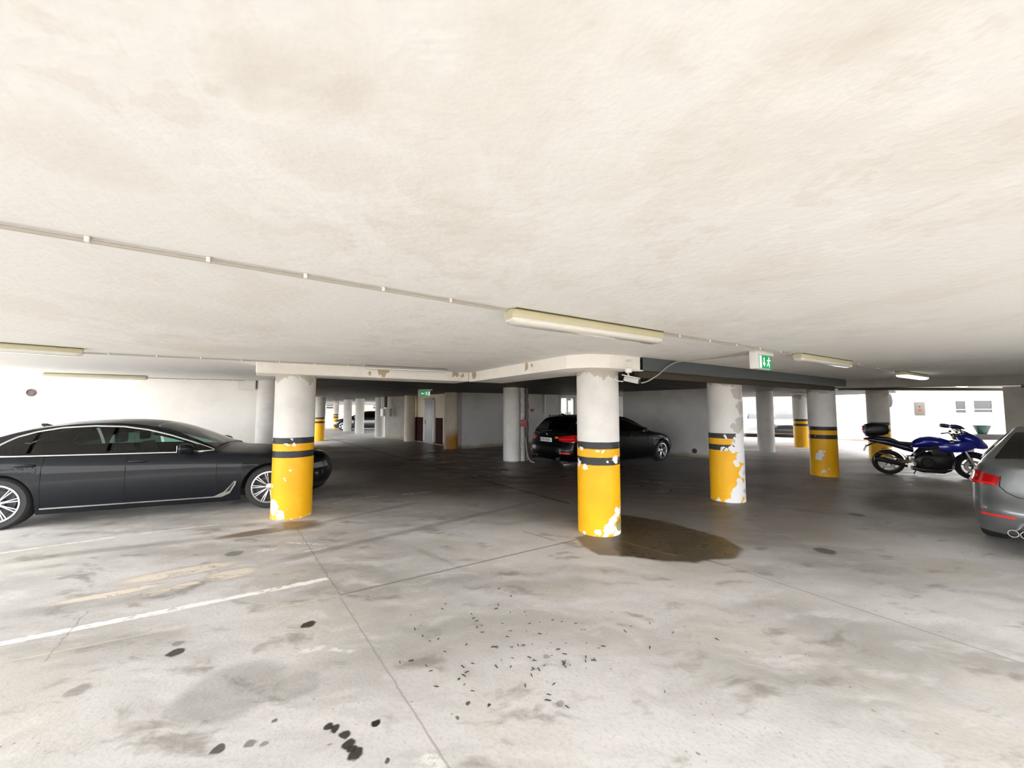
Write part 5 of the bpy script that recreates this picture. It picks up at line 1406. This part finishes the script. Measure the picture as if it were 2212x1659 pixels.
hb = mpart('handlebar', lambda b: [tube(b, [(1.16, s_ * .06, 1.02), (1.12, s_ * .20, 1.07), (1.04, s_ * .34, 1.04)], [.014, .014, .017], 8) for s_ in (1, -1)] + [box(b, (1.18, 0, 1.02), (.09, .20, .08), bev=.02)], M_MK)
mpart('brake_reservoir', lambda b: [lathe(b, [(0, 0), (.024, 0), (.024, .05), (0, .05)], 14, M=Matrix.Translation((1.16, s_ * .22, 1.08))) for s_ in (1, -1)], M_MK, hb)
for s_ in (1, -1):
    mpart('mirror', lambda b: [tube(b, [(1.26, s_ * .14, 1.06), (1.22, s_ * .24, 1.15), (1.20, s_ * .30, 1.20)], .010, 8), loft(b, [((1.02, s_ * .36, 1.235), .03, .02), ((1.05, s_ * .36, 1.24), .085, .05), ((1.12, s_ * .35, 1.235), .09, .055), ((1.20, s_ * .34, 1.22), .06, .04), ((1.27, s_ * .30, 1.19), .02, .015)], 16)], simple('dark_blue_plastic', (.003, .005, .06), .3, coat=.8))
tb = mpart('top_box', lambda b: loft(b, [((-.44, 0, 1.11), .12, .08), ((-.40, 0, 1.11), .19, .14), ((-.26, 0, 1.12), .22, .17), ((-.08, 0, 1.13), .21, .165), ((.02, 0, 1.13), .16, .12)], 22, 3.2), M_MK)
mpart('box_reflector', lambda b: loft(b, [((-.47, 0, 1.15), .06, .04), ((-.45, 0, 1.15), .12, .06), ((-.37, 0, 1.15), .185, .06)], 16, 3), M_REDH, tb)
mpart('luggage_rack', lambda b: [tube(b, [(-.40, s_ * .10, .95), (-.2, s_ * .11, .945), (.02, s_ * .10, .92)], .012, 8) for s_ in (1, -1)] + [tube(b, [(-.38, .1, .95), (-.38, -.1, .95)], .012, 8), tube(b, [(-.3, 0, .95), (-.3, 0, .88)], .05, 8)], M_MK)
mpart('rear_light', lambda b: loft(b, [((-.44, 0, .87), .05, .02), ((-.40, 0, .87), .06, .028), ((-.34, 0, .87), .05, .025)], 14), M_RED)
mpart('indicator', lambda b: [loft(b, [((-.30, s_ * .17, .80), .03, .02), ((-.26, s_ * .17, .80), .045, .028), ((-.22, s_ * .17, .80), .03, .02)], 12) for s_ in (1, -1)], M_MK)
mpart('plate_holder', lambda b: [tube(b, [(-.25, 0, .78), (-.40, 0, .68)], .02, 8), box(b, (-.42, 0, .64), (.012, .20, .17), rot=Matrix.Rotation(.35, 4, 'Y'), bev=.003)], M_MK)
mpart('foot_peg', lambda b: [tube(b, [(.42, s_ * .16, .36), (.42, s_ * .27, .36)], .014, 8) for s_ in (1, -1)] + [box(b, (.40, s_ * .17, .42), (.10, .012, .14), bev=.01) for s_ in (1, -1)], M_MS)
mpart('side_stand', lambda b: tube(b, [(.58, .14, .25), (.50, .26, .02)], .013, 8), M_MK)

# ---------------------------------------------------------------- distant cars
def far_car(base, name, paint, loc_front, hd, label):
    root = dup(base.root)
    root.name = name; root['label'] = label
    for k in list(root.keys()):
        if k == 'group': del root[k]
    d = Vector((math.cos(hd), math.sin(hd), 0))
    root.location = Vector(loc_front) - d * (base.wb + base.fo); root.rotation_euler = (0, 0, hd)
    swapped = {}
    def sw(o):
        if o.type == 'MESH' and o.data.materials and o.data.materials[0] == base.paint:
            if o.data not in swapped:
                me = o.data.copy(); me.materials[0] = paint; swapped[o.data] = me
            o.data = swapped[o.data]
    for c in root.children:
        sw(c)
        for g in c.children: sw(g)
    return root
far_car(sal, 'white_car', carpaint('white_paint', (.62, .62, .60), 0, .35), (13.75, 22.6, 0), math.radians(238), 'white car in the rear bay, seen beside the peeled striped pillar')
far_car(sal, 'dark_car', carpaint('dark_grey_paint', (.02, .02, .022), .3, .3), (16.05, 22.4, 0), math.radians(238), 'dark grey car in the rear bay between two pillars')
far_car(est, 'distant_car', carpaint('black_paint_far', (.006, .006, .007), .1, .3), (-13.9, 30.4, 0), math.radians(184), 'distant dark car parked before the bright far openings')
